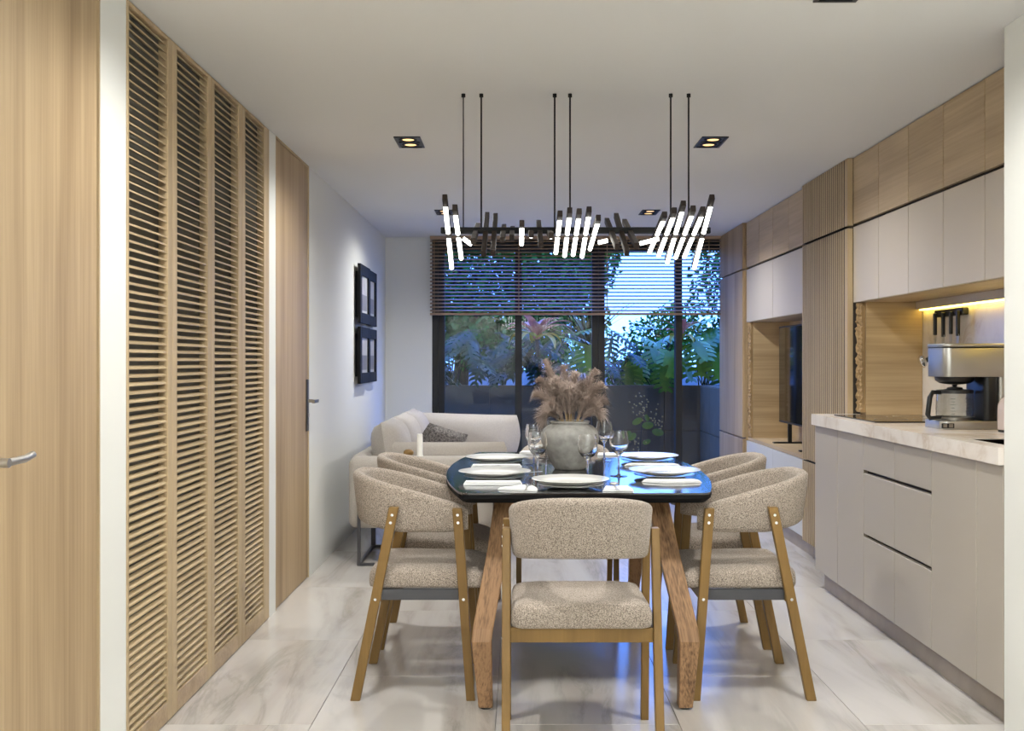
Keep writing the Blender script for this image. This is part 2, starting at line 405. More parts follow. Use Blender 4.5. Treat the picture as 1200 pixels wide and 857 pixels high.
# four louvered closet doors
LV = [(3.114, 3.132, 3.478, 3.524), (3.524, 3.572, 3.925, 3.969), (3.969, 4.013, 4.354, 4.409), (4.409, 4.463, 4.791, 4.889)]
ordinal = ['first', 'second', 'third', 'fourth']
slat_me = None
for i, (a, b, c, d) in enumerate(LV):
    r = thing('louvered_door', 'tall oak louvered closet door, %s of four counted from the oak door with the round lever' % ordinal[i], 'closet door', 'louvered closet doors')
    a += 0.001; d -= 0.001
    z1 = HC - 0.003
    x0 = XL - 0.030; x1 = XL + 0.002
    MB().box(x0, x1, a, b, 0.004, z1).build('stile', M['oak_frame'], r, bevel=0.0015, seg=1)
    MB().box(x0, x1, c, d, 0.004, z1).build('stile', M['oak_frame'], r, bevel=0.0015, seg=1)
    MB().box(x0, x1, b, c, 0.004, 0.07).build('rail', M['oak_x'], r, bevel=0.0015, seg=1)
    MB().box(x0, x1, b, c, z1 - 0.014, z1).build('rail', M['oak_x'], r, bevel=0.0015, seg=1)
    MB().box(x0 - 0.006, x0 - 0.0005, a, d, 0.004, z1).build('back_panel', M['backing'], r)
    n = int((z1 - 0.084) / 0.0248)
    p = (z1 - 0.084) / n
    xa, xb, tt = x1 - 0.018, x1 - 0.004, 0.0024
    sl = MB().hexa([(xa, b, 0.0034 - tt), (xb, b, -0.0034 - tt), (xb, c, -0.0034 - tt), (xa, c, 0.0034 - tt)], [(xa, b, 0.0034 + tt), (xb, b, -0.0034 + tt), (xb, c, -0.0034 + tt), (xa, c, 0.0034 + tt)]).build('slat', M['oak_slat'], r)
    sl.location = (0, 0, 0.07 + p * 0.5)
    for k in range(1, n):
        link_copy(sl, r, (0, 0, 0.07 + p * (k + 0.5)))
    rebase(r, (XL - 0.02, (a + d) / 2, 0))

# window wall: black outer frame, four sliding panels
YW = 9.2
struct('trim_1', MB().box(WX0, WX0 + 0.05, 9.17, 9.31, 0, HC).box(WX1 - 0.05, WX1, 9.17, 9.31, 0, HC).box(WX0 + 0.05, WX1 - 0.05, 9.17, 9.31, HC - 0.05, HC).box(WX0 + 0.05, WX1 - 0.05, 9.17, 9.31, -0.012, 0.03), M['frame'])
PX = [(-0.695, 0.022, 9.20), (-0.029, 0.688, 9.245), (0.690, 1.406, 9.245), (1.354, 1.915, 9.20)]
for i, (a, b, y) in enumerate(PX):
    wv = MB()
    s = 0.055
    wv.box(a, a + s, y, y + 0.04, 0.03, HC - 0.05).box(b - s, b, y, y + 0.04, 0.03, HC - 0.05)
    wv.box(a + s, b - s, y, y + 0.04, 0.03, 0.10).box(a + s, b - s, y, y + 0.04, HC - 0.11, HC - 0.05)
    o = struct('window_%d' % (i + 1), wv, M['frame'])
    MB().add([(a + s, y + 0.02, 0.10), (b - s, y + 0.02, 0.10), (b - s, y + 0.02, HC - 0.11), (a + s, y + 0.02, HC - 0.11)], [(0, 1, 2, 3)]).build('pane', M['pane'], o)

# wooden venetian blind over the upper third of the glazing
bl = thing('venetian_blind', 'brown wooden venetian blind lowered over the top third of the garden window', 'blind')
BX0, BX1 = -0.755, 1.715
MB().box(BX0, BX1, 9.055, 9.11, HC - 0.03, HC - 0.001).build('head_rail', M['blind'], bl)
zb = 1.575
nsl = 20
s0 = MB().hexa([(BX0, 9.06, -0.007), (BX1, 9.06, -0.007), (BX1, 9.11, 0.004), (BX0, 9.11, 0.004)], [(BX0, 9.06, -0.001), (BX1, 9.06, -0.001), (BX1, 9.11, 0.010), (BX0, 9.11, 0.010)]).build('slat', M['blind'], bl)
pitch = (HC - 0.045 - zb) / nsl
s0.location = (0, 0, zb + pitch)
for k in range(2, nsl + 1):
    link_copy(s0, bl, (0, 0, zb + pitch * k))
MB().box(BX0, BX1, 9.06, 9.11, zb - 0.006, zb + 0.012).build('bottom_rail', M['blind'], bl)
for x in (BX0 + 0.035, 0.0, 0.75, BX1 - 0.1):
    MB().box(x - 0.003, x + 0.003, 9.0575, 9.0588, zb, HC - 0.03).build('ladder_tape', M['blind'], bl)
rebase(bl, ((BX0 + BX1) / 2, 9.08, zb))

# ================================================================== KITCHEN AND STORAGE WALL
GY = [5.567, 5.174, 4.781, 4.388, 3.995, 3.602, 3.402]     # unit grid along the kitchen wall
XU = 1.745          # face of the wall units
XB = 1.545          # face of the base units
ZW0, ZW1 = 1.482, 1.878
cnt = ['first', 'second', 'third', 'fourth', 'fifth', 'sixth']
def cabinet(name, label, cat, group, x, y0, y1, z0, z1, m, body_m, xb, door='door', gap=0.0028):
    r = thing(name, label, cat, group)
    MB().box(x + 0.021, xb, y0 + 0.0005, y1 - 0.0005, z0, z1).build('body', body_m, r)
    MB().box(x, x + 0.02, y0 + gap, y1 - gap, z0 + 0.001, z1 - 0.001).build(door, m, r, bevel=0.0015, seg=1)
    rebase(r, ((x + xb) / 2, (y0 + y1) / 2, z0))
    return r
for i in range(6):
    y1, y0 = GY[i], GY[i + 1]
    cabinet('wall_cabinet', 'cream flat-fronted wall cabinet over the worktop, %s from the fluted oak column' % cnt[i], 'cabinet', 'cream wall cabinets', XU, y0, y1, ZW0, ZW1, M['cream'], M['oak_h'], XR - 0.002)
    cabinet('top_cabinet', 'oak-fronted top cabinet under the ceiling of the kitchen bay, %s from the fluted column' % cnt[i], 'cabinet', 'oak top cabinets of the kitchen', XU, y0, y1, 1.892, HC - 0.004, M['oak_h'], M['groove'], XR - 0.002)
# shadow gap between the two rows
struct('trim_2', MB().box(XU + 0.02, XR - 0.002, 3.402, 5.567, ZW1, 1.892).box(XU + 0.02, XR - 0.002, 6.475, 8.18, ZW1, 1.892), M['groove'])
# niche end panels, splashback
struct('trim_3', MB().box(XR - 0.012, XR - 0.001, 3.402, 5.46, 0.9, ZW0), M['marble'])
np_ = thing('niche_end_panel', 'pale oak end panel of the worktop niche with a rough split front edge', 'panel')
MB().box(XU + 0.034, XR - 0.013, 5.462, 5.56, 0.904, ZW0 - 0.001).build('panel', M['oak_x'], np_)
def split_edge(name, x, y0, y1, z0, z1, parent, seed):
    rnd = random.Random(seed); mb = MB(); nz = int((z1 - z0) / 0.012); ny = 4
    rows = []
    for k in range(nz + 1):
        z = z0 + (z1 - z0) * k / nz
        rows.append([(x + 0.004 + rnd.random() * 0.016, y0 + (y1 - y0) * j / ny, z) for j in range(ny + 1)] + [(x + 0.033, y1, z), (x + 0.033, y0, z)])
    mb.loft(rows)
    return mb.build(name, M['oak_edge'], parent)
split_edge('split_edge', XU, 5.468, 5.556, 0.915, ZW0 - 0.002, np_, 3)
rebase(np_, (1.9, 5.51, 0.904))
# base units
def base_door(i, y0, y1, lab):
    r = thing('base_cabinet', lab, 'cabinet', 'greige base cabinets')
    MB().box(XB + 0.021, XR - 0.02, y0 + 0.0005, y1 - 0.0005, 0.096, 0.846).build('body', M['groove'], r)
    MB().box(XB, XB + 0.02, y0 + 0.0015, y1 - 0.0015, 0.098, 0.845).build('door', M['greige'], r, bevel=0.0015, seg=1)
    rebase(r, (1.8, (y0 + y1) / 2, 0.096))
base_door(0, GY[1], GY[0] - 0.006, 'greige base cabinet with one tall door at the far end of the worktop')
base_door(1, GY[2], GY[1], 'greige base cabinet with one tall door between the end cabinet and the drawers')
base_door(4, GY[5], GY[4], 'greige base cabinet with one tall door on the near side of the drawers')
base_door(5, GY[6], GY[5], 'greige base cabinet half hidden by the white entry wall corner')
for j, lab in ((2, 'greige three-drawer base cabinet on the far side of the drawer pair'), (3, 'greige three-drawer base cabinet on the near side of the drawer pair')):
    y1, y0 = GY[j], GY[j + 1]
    r = thing('drawer_cabinet', lab, 'cabinet', 'greige drawer cabinets')
    MB().box(XB + 0.021, XR - 0.02, y0 + 0.0005, y1 - 0.0005, 0.096, 0.846).build('body', M['groove'], r)
    for a, b in ((0.098, 0.392), (0.407, 0.677), (0.692, 0.845)):
        MB().box(XB, XB + 0.02, y0 + 0.0015, y1 - 0.0015, a, b).build('drawer', M['greige'], r, bevel=0.0015, seg=1)
    rebase(r, (1.8, (y0 + y1) / 2, 0.096))
# worktop with a cut-out for the sink
wt = MB()
SX0, SX1, SY0, SY1 = 1.60, 1.98, 3.44, 3.80
X0, X1, Y0, Y1, Z0, Z1 = 1.528, XR - 0.013, 3.401, 5.572, 0.847, 0.903
wt.box(X0, SX0, Y0, Y1, Z0, Z1).box(SX1, X1, Y0, Y1, Z0, Z1).box(SX0, SX1, Y0, SY0, Z0, Z1).box(SX0, SX1, SY1, Y1, Z0, Z1)
wk = wt.build('worktop', M['marble'])
tag(wk, 'white veined marble worktop with a thick front edge on the greige cabinets', 'worktop')
sk = MB().box(SX0, SX0 + 0.01, SY0, SY1, 0.86, 0.9005).box(SX1 - 0.01, SX1, SY0, SY1, 0.86, 0.9005).box(SX0 + 0.01, SX1 - 0.01, SY0, SY0 + 0.01, 0.86, 0.9005).box(SX0 + 0.01, SX1 - 0.01, SY1 - 0.01, SY1, 0.86, 0.9005).box(SX0, SX1, SY0, SY1, 0.848, 0.86)
tag(sk.build('sink', M['hob']), 'black sink basin sunk into the near end of the worktop', 'sink')
hb = thing('hob', 'black glass cooking hob lying flush on the far end of the worktop', 'hob')
MB().box(1.59, 2.02, 4.76, 5.38, 0.903, 0.909).build('glass_plate', M['hob'], hb, bevel=0.001)
for x, y in ((1.72, 4.93), (1.9, 4.93), (1.72, 5.2), (1.9, 5.2)):
    MB().lathe([(0.075, 0.9091), (0.075, 0.9094), (0.072, 0.9094), (0.072, 0.9091)], x, y, 32, closed=True).build('cooking_ring', M['gunmetal'], hb)
rebase(hb, (1.8, 5.07, 0.903))
# led strip under the wall cabinets
ls = thing('led_strip', 'glowing yellow light strip along the marble splashback under the cream cabinets', 'light')
MB().box(XR - 0.05, XR - 0.0125, 3.41, 5.455, ZW0 - 0.040, ZW0 - 0.0005).build('pelmet', M['cream'], ls)
MB().box(XR - 0.036, XR - 0.018, 3.42, 5.445, ZW0 - 0.046, ZW0 - 0.0402).build('light_bar', M['led_yellow'], ls)
rebase(ls, (XR - 0.03, 4.45, ZW0 - 0.022))

# fluted oak column
fc = thing('fluted_cabinet', 'tall oak storage cabinet with vertical fluted fronts between kitchen and television bays', 'cabinet')
FY0, FY1 = 5.5685, 6.468
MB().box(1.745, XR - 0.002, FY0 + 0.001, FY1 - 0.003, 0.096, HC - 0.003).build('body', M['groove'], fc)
for a, b in ((0.098, 0.58), (0.592, 1.872), (1.886, HC - 0.004)):
    d = MB().box(1.7187, 1.744, FY0 + 0.051, FY1 - 0.002, a, b).build('door', M['groove'], fc)  # dark backing colour stands in for the shade between the slats
    nsl = 22; wide = 0.05
    MB().box(1.716, 1.7448, FY0 + 0.0005, FY0 + wide, a, b).build('edge_board', M['oak_frame'], d, bevel=0.001, seg=1)
    pit = (FY1 - 0.002 - FY0 - wide - 0.012) / nsl
    s = MB().box(1.716, 1.7186, -pit * 0.30, pit * 0.30, a, b).build('slat', M['oak_frame'], d, bevel=0.0008, seg=1)
    s.location = (0, FY0 + wide + 0.012 + pit * 0.5, 0)
    for k in range(1, nsl):
        link_copy(s, d, (0, FY0 + wide + 0.012 + pit * (k + 0.5), 0))
rebase(fc, (1.9, 6.02, 0.096))

# television bay
TY = [8.18, 7.754, 7.328, 6.901, 6.475]
for i in range(4):
    cabinet('top_cabinet', 'oak-fronted top cabinet under the ceiling of the television bay, %s from the garden end' % cnt[i], 'cabinet', 'oak top cabinets of the television bay', XU, TY[i + 1], TY[i], 1.892, HC - 0.004, M['oak_h'], M['groove'], XR - 0.002)
for i, (a, b, t) in enumerate(((TY[2], TY[0], 'garden end'), (TY[4], TY[2], 'kitchen end'))):
    cabinet('flap_cabinet', 'pale cream flap cabinet over the television niche, at its %s' % t, 'cabinet', 'cream flap cabinets', XU, a, b, 1.475, ZW1, M['cream'], M['oak_h'], XR - 0.002)
tn = thing('television_niche', 'oak-lined open niche around the television with a split wooden edge', 'niche')
MB().box(2.055, XR - 0.002, 6.49, 8.09, 0.596, 1.473).build('back_panel', M['oak_h'], tn)
MB().box(XU + 0.034, XR - 0.002, 8.092, 8.178, 0.596, 1.473).build('side_panel', M['oak_x'], tn)
MB().box(XU + 0.01, XR - 0.002, 6.476, 8.178, 0.574, 0.595).build('shelf', M['oak_h'], tn)
MB().box(XU + 0.002, 2.054, 6.476, 6.489, 0.596, 1.473).build('side_panel', M['oak_x'], tn)
split_edge('split_edge', XU, 8.098, 8.176, 0.6, 1.472, tn, 5)
rebase(tn, (1.9, 7.3, 0.574))
tb = thing('television_drawer_unit', 'pale grey drawer unit under the television niche', 'cabinet')
MB().box(XU + 0.021, XR - 0.002, 6.476, 8.178, 0.096, 0.573).build('body', M['groove'], tb)
for a, b in ((6.477, 7.326), (7.33, 8.177)):
    for c, d in ((0.098, 0.338), (0.35, 0.57)):
        MB().box(XU, XU + 0.02, a, b, c, d).build('drawer', M['pale'], tb, bevel=0.0015, seg=1)
rebase(tb, (1.9, 7.3, 0.096))
tv = thing('television', 'flat black television standing on the oak shelf of the niche', 'television')
MB().box(1.90, 1.935, 6.60, 7.79, 0.735, 1.43).build('casing', M['blackplastic'], tv, bevel=0.004)
MB().box(1.8985, 1.8995, 6.612, 7.778, 0.75, 1.418).build('screen', M['screen'], tv)
for y in (6.85, 7.55):
    MB().box(1.905, 1.93, y - 0.012, y + 0.012, 0.605, 0.734).build('stand_neck', M['blackplastic'], tv)
    MB().box(1.80, 2.03, y - 0.02, y + 0.02, 0.5965, 0.606).build('stand_foot', M['blackplastic'], tv, bevel=0.002)
rebase(tv, (1.915, 7.2, 0.5965))
# plain oak column by the garden window
oc = thing('oak_cabinet', 'tall plain oak cabinet beside the garden window', 'cabinet')
MB().box(1.742, XR - 0.002, 8.183, 9.118, 0.096, HC - 0.003).build('body', M['oak_v'], oc)
for a, b in ((0.098, 0.58), (0.592, 1.872), (1.886, HC - 0.004)):
    MB().box(1.716, 1.741, 8.184, 9.117, a, b).build('door', M['oak_v'], oc, bevel=0.0015, seg=1)
rebase(oc, (1.9, 8.65, 0.096))

# ================================================================== COUNTER ITEMS
cm = thing('coffee_maker', 'brushed steel drip coffee maker with a black-handled glass jug on the worktop', 'coffee maker')
CX, CY = 1.705, 4.40
y0, y1 = CY - 0.10, CY + 0.10
def rbx(x0, x1, ya, yb, z0, z1, r=0.02):
    o = []
    for cx, cy, a0 in ((x1 - r, yb - r, 0), (x0 + r, yb - r, 90), (x0 + r, ya + r, 180), (x1 - r, ya + r, 270)):
        for k in range(5):
            a = math.radians(a0 + 22.5 * k); o.append((cx + r * math.cos(a), cy + r * math.sin(a)))
    return MB().prism(o, z0, z1)
rbx(CX, CX + 0.265, y0, y1, 0.9032, 0.936, 0.03).build('base', M['steel'], cm, bevel=0.002, smooth=True)
MB().box(CX + 0.0, CX + 0.05, y0 - 0.003, y0 + 0.004, 0.908, 0.928).build('power_switch', M['blackplastic'], cm, bevel=0.001)
MB().box(CX + 0.005, CX + 0.02, y0 - 0.0045, y0 - 0.003, 0.911, 0.925).box(CX + 0.028, CX + 0.044, y0 - 0.0045, y0 - 0.003, 0.911, 0.925).build('switch_key', M['steel_dark'], cm)
rbx(CX + 0.012, CX + 0.29, y0, y1, 1.115, 1.232, 0.03).build('head', M['steel'], cm, bevel=0.002, smooth=True)
rbx(CX + 0.012, CX + 0.29, y0, y1, 1.2325, 1.236, 0.03).build('lid_seam', M['blackplastic'], cm)
rbx(CX + 0.010, CX + 0.292, y0 - 0.002, y1 + 0.002, 1.2365, 1.25, 0.03).build('lid', M['steel'], cm, bevel=0.003, smooth=True)
rbx(CX + 0.232, CX + 0.29, y0 + 0.006, y1 - 0.006, 0.9365, 1.1145, 0.02).build('water_tank', M['steel'], cm, smooth=True)
rbx(CX + 0.175, CX + 0.231, y0 + 0.002, y1 - 0.002, 0.9365, 1.1145, 0.02).build('tower', M['blackplastic'], cm, bevel=0.002, smooth=True)
jx = CX + 0.093
MB().lathe([(0.078, 1.114), (0.076, 1.10), (0.06, 1.088), (0.03, 1.083), (0.006, 1.083)], jx, CY, 32).build('filter_holder', M['blackplastic'], cm, smooth=True)
MB().lathe([(0.012, 1.082), (0.008, 1.074), (0.03, 1.07), (0.032, 1.064), (0.07, 1.06)], jx, CY, 32).build('jug_lid', M['blackplastic'], cm, smooth=True)
jug = MB().lathe([(0.066, 0.938), (0.072, 0.943), (0.074, 0.98), (0.072, 1.04), (0.07, 1.058)], jx, CY, 40)
jug.f = jug.f[:-2]
jg = jug.build('glass_jug', M['carafe'], cm, smooth=True)
MB().lathe([(0.0725, 1.046), (0.0735, 1.046), (0.0722, 1.06), (0.0712, 1.06)], jx, CY, 40, closed=True).build('jug_collar', M['blackplastic'], cm)
MB().lathe([(0.068, 0.9368), (0.073, 0.9375), (0.0745, 0.95), (0.0735, 0.95)], jx, CY, 40, closed=True).build('jug_foot_band', M['steel_dark'], cm)
mk = MB()
for k in range(6):
    for a in (-2.05, -1.25):
        z = 0.963 + 0.0125 * k; L = 0.011 if k % 2 else 0.007
        for q in (0,):
            x = jx + 0.0752 * math.cos(a); y = CY + 0.0752 * math.sin(a)
            mk.box(x - L, x + L, y - 0.0015, y - 0.0005, z - 0.0007, z + 0.0007)
mk.build('measure_marks', M['mark'], cm)
hp = [(jx - 0.066, CY - 0.02, 1.05), (jx - 0.105, CY - 0.035, 1.052), (jx - 0.118, CY - 0.04, 1.03), (jx - 0.128, CY - 0.043, 0.96), (jx - 0.118, CY - 0.04, 0.945), (jx - 0.068, CY - 0.025, 0.949)]
MB().tube(hp, [0.008, 0.009, 0.0105, 0.0105, 0.009, 0.007], 10).build('jug_handle', M['blackplastic'], cm, smooth=True)
rebase(cm, (CX + 0.14, CY, 0.9032))
kr = thing('knife_rack', 'black magnetic knife rack with four hanging knives on the marble splashback', 'knife rack')
XS = XR - 0.0125
MB().box(XS - 0.03, XS, 4.90, 5.235, 1.392, 1.428).build('bar', M['blackplastic'], kr, bevel=0.006)
for k, y in enumerate((5.20, 5.10, 5.01, 4.93)):
    kn = MB().box(XS - 0.046, XS - 0.031, y - 0.009, y + 0.009, 1.305 - 0.01 * (k % 2), 1.412).build('knife_handle', M['blackplastic'], kr, bevel=0.003)
    MB().hexa([(XS - 0.040, y - 0.004, 1.14), (XS - 0.038, y - 0.004, 1.14), (XS - 0.038, y + 0.012, 1.16), (XS - 0.040, y + 0.012, 1.16)], [(XS - 0.040, y - 0.014, 1.304), (XS - 0.038, y - 0.014, 1.304), (XS - 0.038, y + 0.014, 1.304), (XS - 0.040, y + 0.014, 1.304)]).build('blade', M['steel'], kn)
rebase(kr, (XS - 0.02, 5.07, 1.405))
wh = thing('wall_hook', 'small black and chrome wall hook on the splashback behind the coffee maker', 'hook')
MB().tube([(XS, 5.30, 1.19), (XS - 0.03, 5.30, 1.19), (XS - 0.05, 5.30, 1.18)], [0.016, 0.012, 0.012], 14).build('stem', M['blackplastic'], wh, smooth=True)
MB().lathe([(0.010, 0), (0.028, 0.008), (0.032, 0.02), (0.025, 0.03), (0.008, 0.034)], n=20).build('knob', M['chrome'], wh, smooth=True).matrix_local = Matrix.Translation((XS - 0.045, 5.30, 1.183)) @ Matrix.Rotation(-1.9, 4, 'Y')
rebase(wh, (XS, 5.30, 1.19))
ts = thing('toaster', 'pale pink rounded toaster beside the coffee maker at the wall corner', 'toaster')
def rz(x0, x1, ya, yb, z0, z1, r):
    o = []
    for cx, cz, a0 in ((x1 - r, z1 - r, 0), (x0 + r, z1 - r, 90)):
        for k in range(7):
            a = math.radians(a0 + 15 * k); o.append((cx + r * math.cos(a), cz + r * math.sin(a)))
    o += [(x0, z0), (x1, z0)]
    return MB().loft([[(x, ya, z) for x, z in o], [(x, yb, z) for x, z in o]])
rz(1.865, 2.03, 3.86, 4.16, 0.912, 1.045, 0.05).build('shell', M['pink'], ts, bevel=0.004, smooth=True)
MB().box(1.868, 2.027, 3.863, 4.157, 0.9032, 0.9118).build('foot_plate', M['blackplastic'], ts)
for x in (1.92, 1.965):
    MB().box(x, x + 0.025, 3.92, 4.10, 1.0452, 1.0465).build('slot', M['blackplastic'], ts)
MB().box(1.93, 1.965, 3.848, 3.859, 0.985, 0.997).build('lever', M['blackplastic'], ts)
rebase(ts, (1.95, 4.01, 0.9032))

# ================================================================== DOWNLIGHTS
def spot(name, loc, power, ang, parent, aim=(0, 0, -1)):
    d = bpy.data.lights.new(name, 'SPOT'); d.energy = power; d.spot_size = math.radians(ang); d.spot_blend = 0.7
    d.shadow_soft_size = 0.035; d.color = (1.0, 1.0, 0.965)
    o = bpy.data.objects.new(name, d); o.location = loc; o.parent = parent; col.objects.link(o)
    o.rotation_euler = Vector(aim).to_track_quat('-Z', 'Y').to_euler()
    return o
def downlight(x, y, label, power=24, ang=95, aim=(0, 0, -1)):
    r = thing('downlight', label, 'ceiling light', 'square twin ceiling downlights')
    hx, hy, t = 0.063, 0.125, 0.012
    z0 = HC - 0.006; z1 = HC - 0.0005
    MB().box(-hx, hx, -hy, -hy + t, z0, z1).box(-hx, hx, hy - t, hy, z0, z1).box(-hx, -hx + t, -hy + t, hy - t, z0, z1).box(hx - t, hx, -hy + t, hy - t, z0, z1).box(-hx + t, hx - t, -0.006, 0.006, z0, z1).build('bezel', M['blackplastic'], r)
    MB().box(-hx + t, hx - t, -hy + t, hy - t, HC - 0.0018, HC - 0.0006).build('housing', M['blackplastic'], r)
    for s in (-0.06, 0.06):
        MB().lathe([(0.042, HC - 0.0045), (0.042, HC - 0.0019), (0.03, HC - 0.0019), (0.03, HC - 0.0045)], 0, s, 24, closed=True).build('lamp_ring', M['black'], r)
        MB().lathe([(0.028, HC - 0.0032), (0.028, HC - 0.0019)], 0, s, 24).build('lamp', M['lamp'], r)
        spot('downlight_beam', (0, s, HC - 0.012), power * (0.8 if s > 0 else 1.5), ang if s > 0 else 160, r, aim if s > 0 else (0, 0, -1))
    z = HC
    for ch in r.children: ch.location = Vector(ch.location) - Vector((0, 0, z))
    r.location = (x, y, z)
downlight(-0.53, 5.17, 'square twin downlight in the ceiling, nearer one on the louvered-door side')
downlight(0.93, 5.17, 'square twin downlight in the ceiling, middle one on the kitchen side')
downlight(-0.53, 7.61, 'square twin downlight in the ceiling behind the chandelier, near the sofa', power=24, aim=(-0.15, 0, -1))
downlight(0.93, 7.61, 'square twin downlight in the ceiling before the blind, on the television side', power=34)
downlight(0.93, 3.02, 'square twin downlight cut by the top of the picture')
downlight(-0.53, 2.96, 'square twin downlight over the louvered doors, just above the view')

# ================================================================== CHANDELIER
ch = thing('chandelier', 'long dark bar chandelier with twisting rows of lit rods over the table', 'chandelier')
CYC, CZ = 4.24, 1.68
def cx_of(px, y=CYC): return (px - 608) * y / 1250
# (pixel column of the rod, lean towards the viewer in degrees)
RODS = [(525.5, 62), (537, 73), (557.5, 104), (569, 115), (579.3, 114), (589.8, 103), (600.3, 101), (611.4, 88), (621.7, 98), (632.4, 107), (644, 99),
        (653.7, 79), (664.5, 76), (675, 77), (686, 75), (696, 83), (716.7, 109), (728, 114), (738.5, 108), (769.5, 80), (780.5, 76), (791, 69), (801.5, 74), (812.3, 75), (823.5, 62)]
# wavy spine
sp = []
xs = [cx_of(p) for p, _ in RODS]
for i, x in enumerate(xs): sp.append((x, CYC, CZ))
MB().box(xs[0] - 0.03, xs[-1] + 0.03, CYC - 0.014, CYC + 0.014, CZ + 0.006, CZ + 0.030).build('spine', M['black'], ch, bevel=0.003)
LR = 0.52
for px, th in RODS:
    x = cx_of(px); t = math.radians(th)
    d = Vector((0, -math.sin(t), math.cos(t))); n = Vector((0, -math.cos(t), -math.sin(t)))
    short = th in (88,) or 97 <= th <= 104 or px in (644,)
    L = LR * (0.93 if th < 90 else 0.95)
    c = Vector((x, CYC, CZ))
    wv = 0.019
    rod = MB().bar(c - d * L / 2 + n * -0.008, c + d * L / 2 + n * -0.008, wv, 0.024, up=n).build('rod', M['walnut'], ch, bevel=0.0015, seg=1)
    dark = th > 96; nb = 0.03 if dark else 0.006
    for s0, s1 in ((0.02, L / 2 - 0.05), (-L / 2 + nb, -0.02)):
        MB().tube([c + d * s0 + n * (0.0 if dark else 0.002), c + d * s1 + n * (0.0 if dark else 0.002)], 0.0082 if dark else 0.0090, 10).build('diffuser', M['led_white'], rod, smooth=True)
# short lit link tubes that lie across the bar
for (a, b) in (((542.8, 279.6), (552.7, 287)), ((701, 284.5), (712, 282)), ((750, 285.5), (772, 280))):
    y = CYC - 0.03
    p = (cx_of(a[0], y), y, CAM + (423 - a[1]) * y / 1250); q = (cx_of(b[0], y), y, CAM + (423 - b[1]) * y / 1250)
    MB().tube([p, q], 0.008, 10).build('link_tube', M['led_white'], ch)
for px in (543, 564, 650, 668, 786, 807):
    x = cx_of(px)
    cb = MB().tube([(x, CYC, CZ + 0.03), (x, CYC, HC - 0.012)], 0.0034 if px != 543 else 0.0024, 8).build('cable', M['black'], ch)
    MB().lathe([(0.008, HC - 0.014), (0.008, HC - 0.0005)], x, CYC, 12).build('ceiling_cap', M['black'], cb)
rebase(ch, (0.24, CYC, CZ))

# ================================================================== DINING TABLE
TCX, TCY, TZ = 0.226, 4.445, 0.73
dt = thing('dining_table', 'black glossy barrel-shaped dining table on angled brown oak legs', 'table')
def barrel(half_end, half_mid, hy, r=0.05, n=14):
    pts = []
    side = []
    for k in range(n + 1):
        t = -1 + 2 * k / n
        side.append((half_end + (half_mid - half_end) * (1 - abs(t) ** 2.1), hy * t))
    # soft corners
    side[0] = (half_end - r * 0.5, -hy); side.insert(1, (half_end - r * 0.12, -hy + r * 0.16)); side.insert(2, (half_end + 0.008, -hy + r * 0.7))
    side[-1] = (half_end - r * 0.5, hy); side.insert(-1, (half_end + 0.008, hy - r * 0.7)); side.insert(-1, (half_end - r * 0.12, hy - r * 0.16))
    return side + [(-x, y) for x, y in reversed(side)]
o1 = barrel(0.425, 0.52, 0.815)
o2 = [(x * 0.965, y * 0.98) for x, y in o1]
MB().loft([[(x + TCX, y + TCY, TZ - 0.007) for x, y in o1], [(x + TCX, y + TCY, TZ) for x, y in o1]]).build('table_top', M['tabletop'], dt, bevel=0.001, seg=2)
MB().loft([[(x + TCX, y + TCY, TZ - 0.036) for x, y in o2], [(x + TCX, y + TCY, TZ - 0.02) for x, y in o1], [(x + TCX, y + TCY, TZ - 0.0072) for x, y in o1]]).build('under_board', M['matt_black'], dt)
for sx in (-1, 1):
    for sy in (-1, 1):
        P = [(0.275, 0.56, TZ - 0.037, 0.075, 0.06), (0.30, 0.66, 0.52, 0.072, 0.06), (0.348, 0.80, 0.27, 0.07, 0.058), (0.352, 0.815, 0.23, 0.068, 0.057), (0.338, 0.82, 0.006, 0.048, 0.048)]
        rings = []
        for x, y, z, wx, wy in P:
            cx, cy = TCX + sx * x, TCY + sy * y
            rings.append([(cx - wx / 2, cy - wy / 2, z), (cx + wx / 2, cy - wy / 2, z), (cx + wx / 2, cy + wy / 2, z), (cx - wx / 2, cy + wy / 2, z)])
        rot = Matrix.Rotation(sy * 0.36, 4, 'X') @ Matrix.Rotation(-sx * 0.12, 4, 'Y')
        inv = rot.inverted()
        lg = MB().loft([[inv @ Vector(p) for p in ring] for ring in rings]).build('leg', M['table_wood'], dt, bevel=0.004, seg=2)
        lg.matrix_local = rot
        MB().lathe([(0.018, 0.0), (0.018, 0.006)], TCX + sx * 0.338, TCY + sy * 0.82, 14).build('foot_pad', M['blackplastic'], lg).matrix_local = inv
MB().box(TCX - 0.27, TCX + 0.27, TCY - 0.57, TCY - 0.53, TZ - 0.08, TZ - 0.037).box(TCX - 0.27, TCX + 0.27, TCY + 0.53, TCY + 0.57, TZ - 0.08, TZ - 0.037).build('under_rail', M['black'], dt)
rebase(dt, (TCX, TCY, 0))

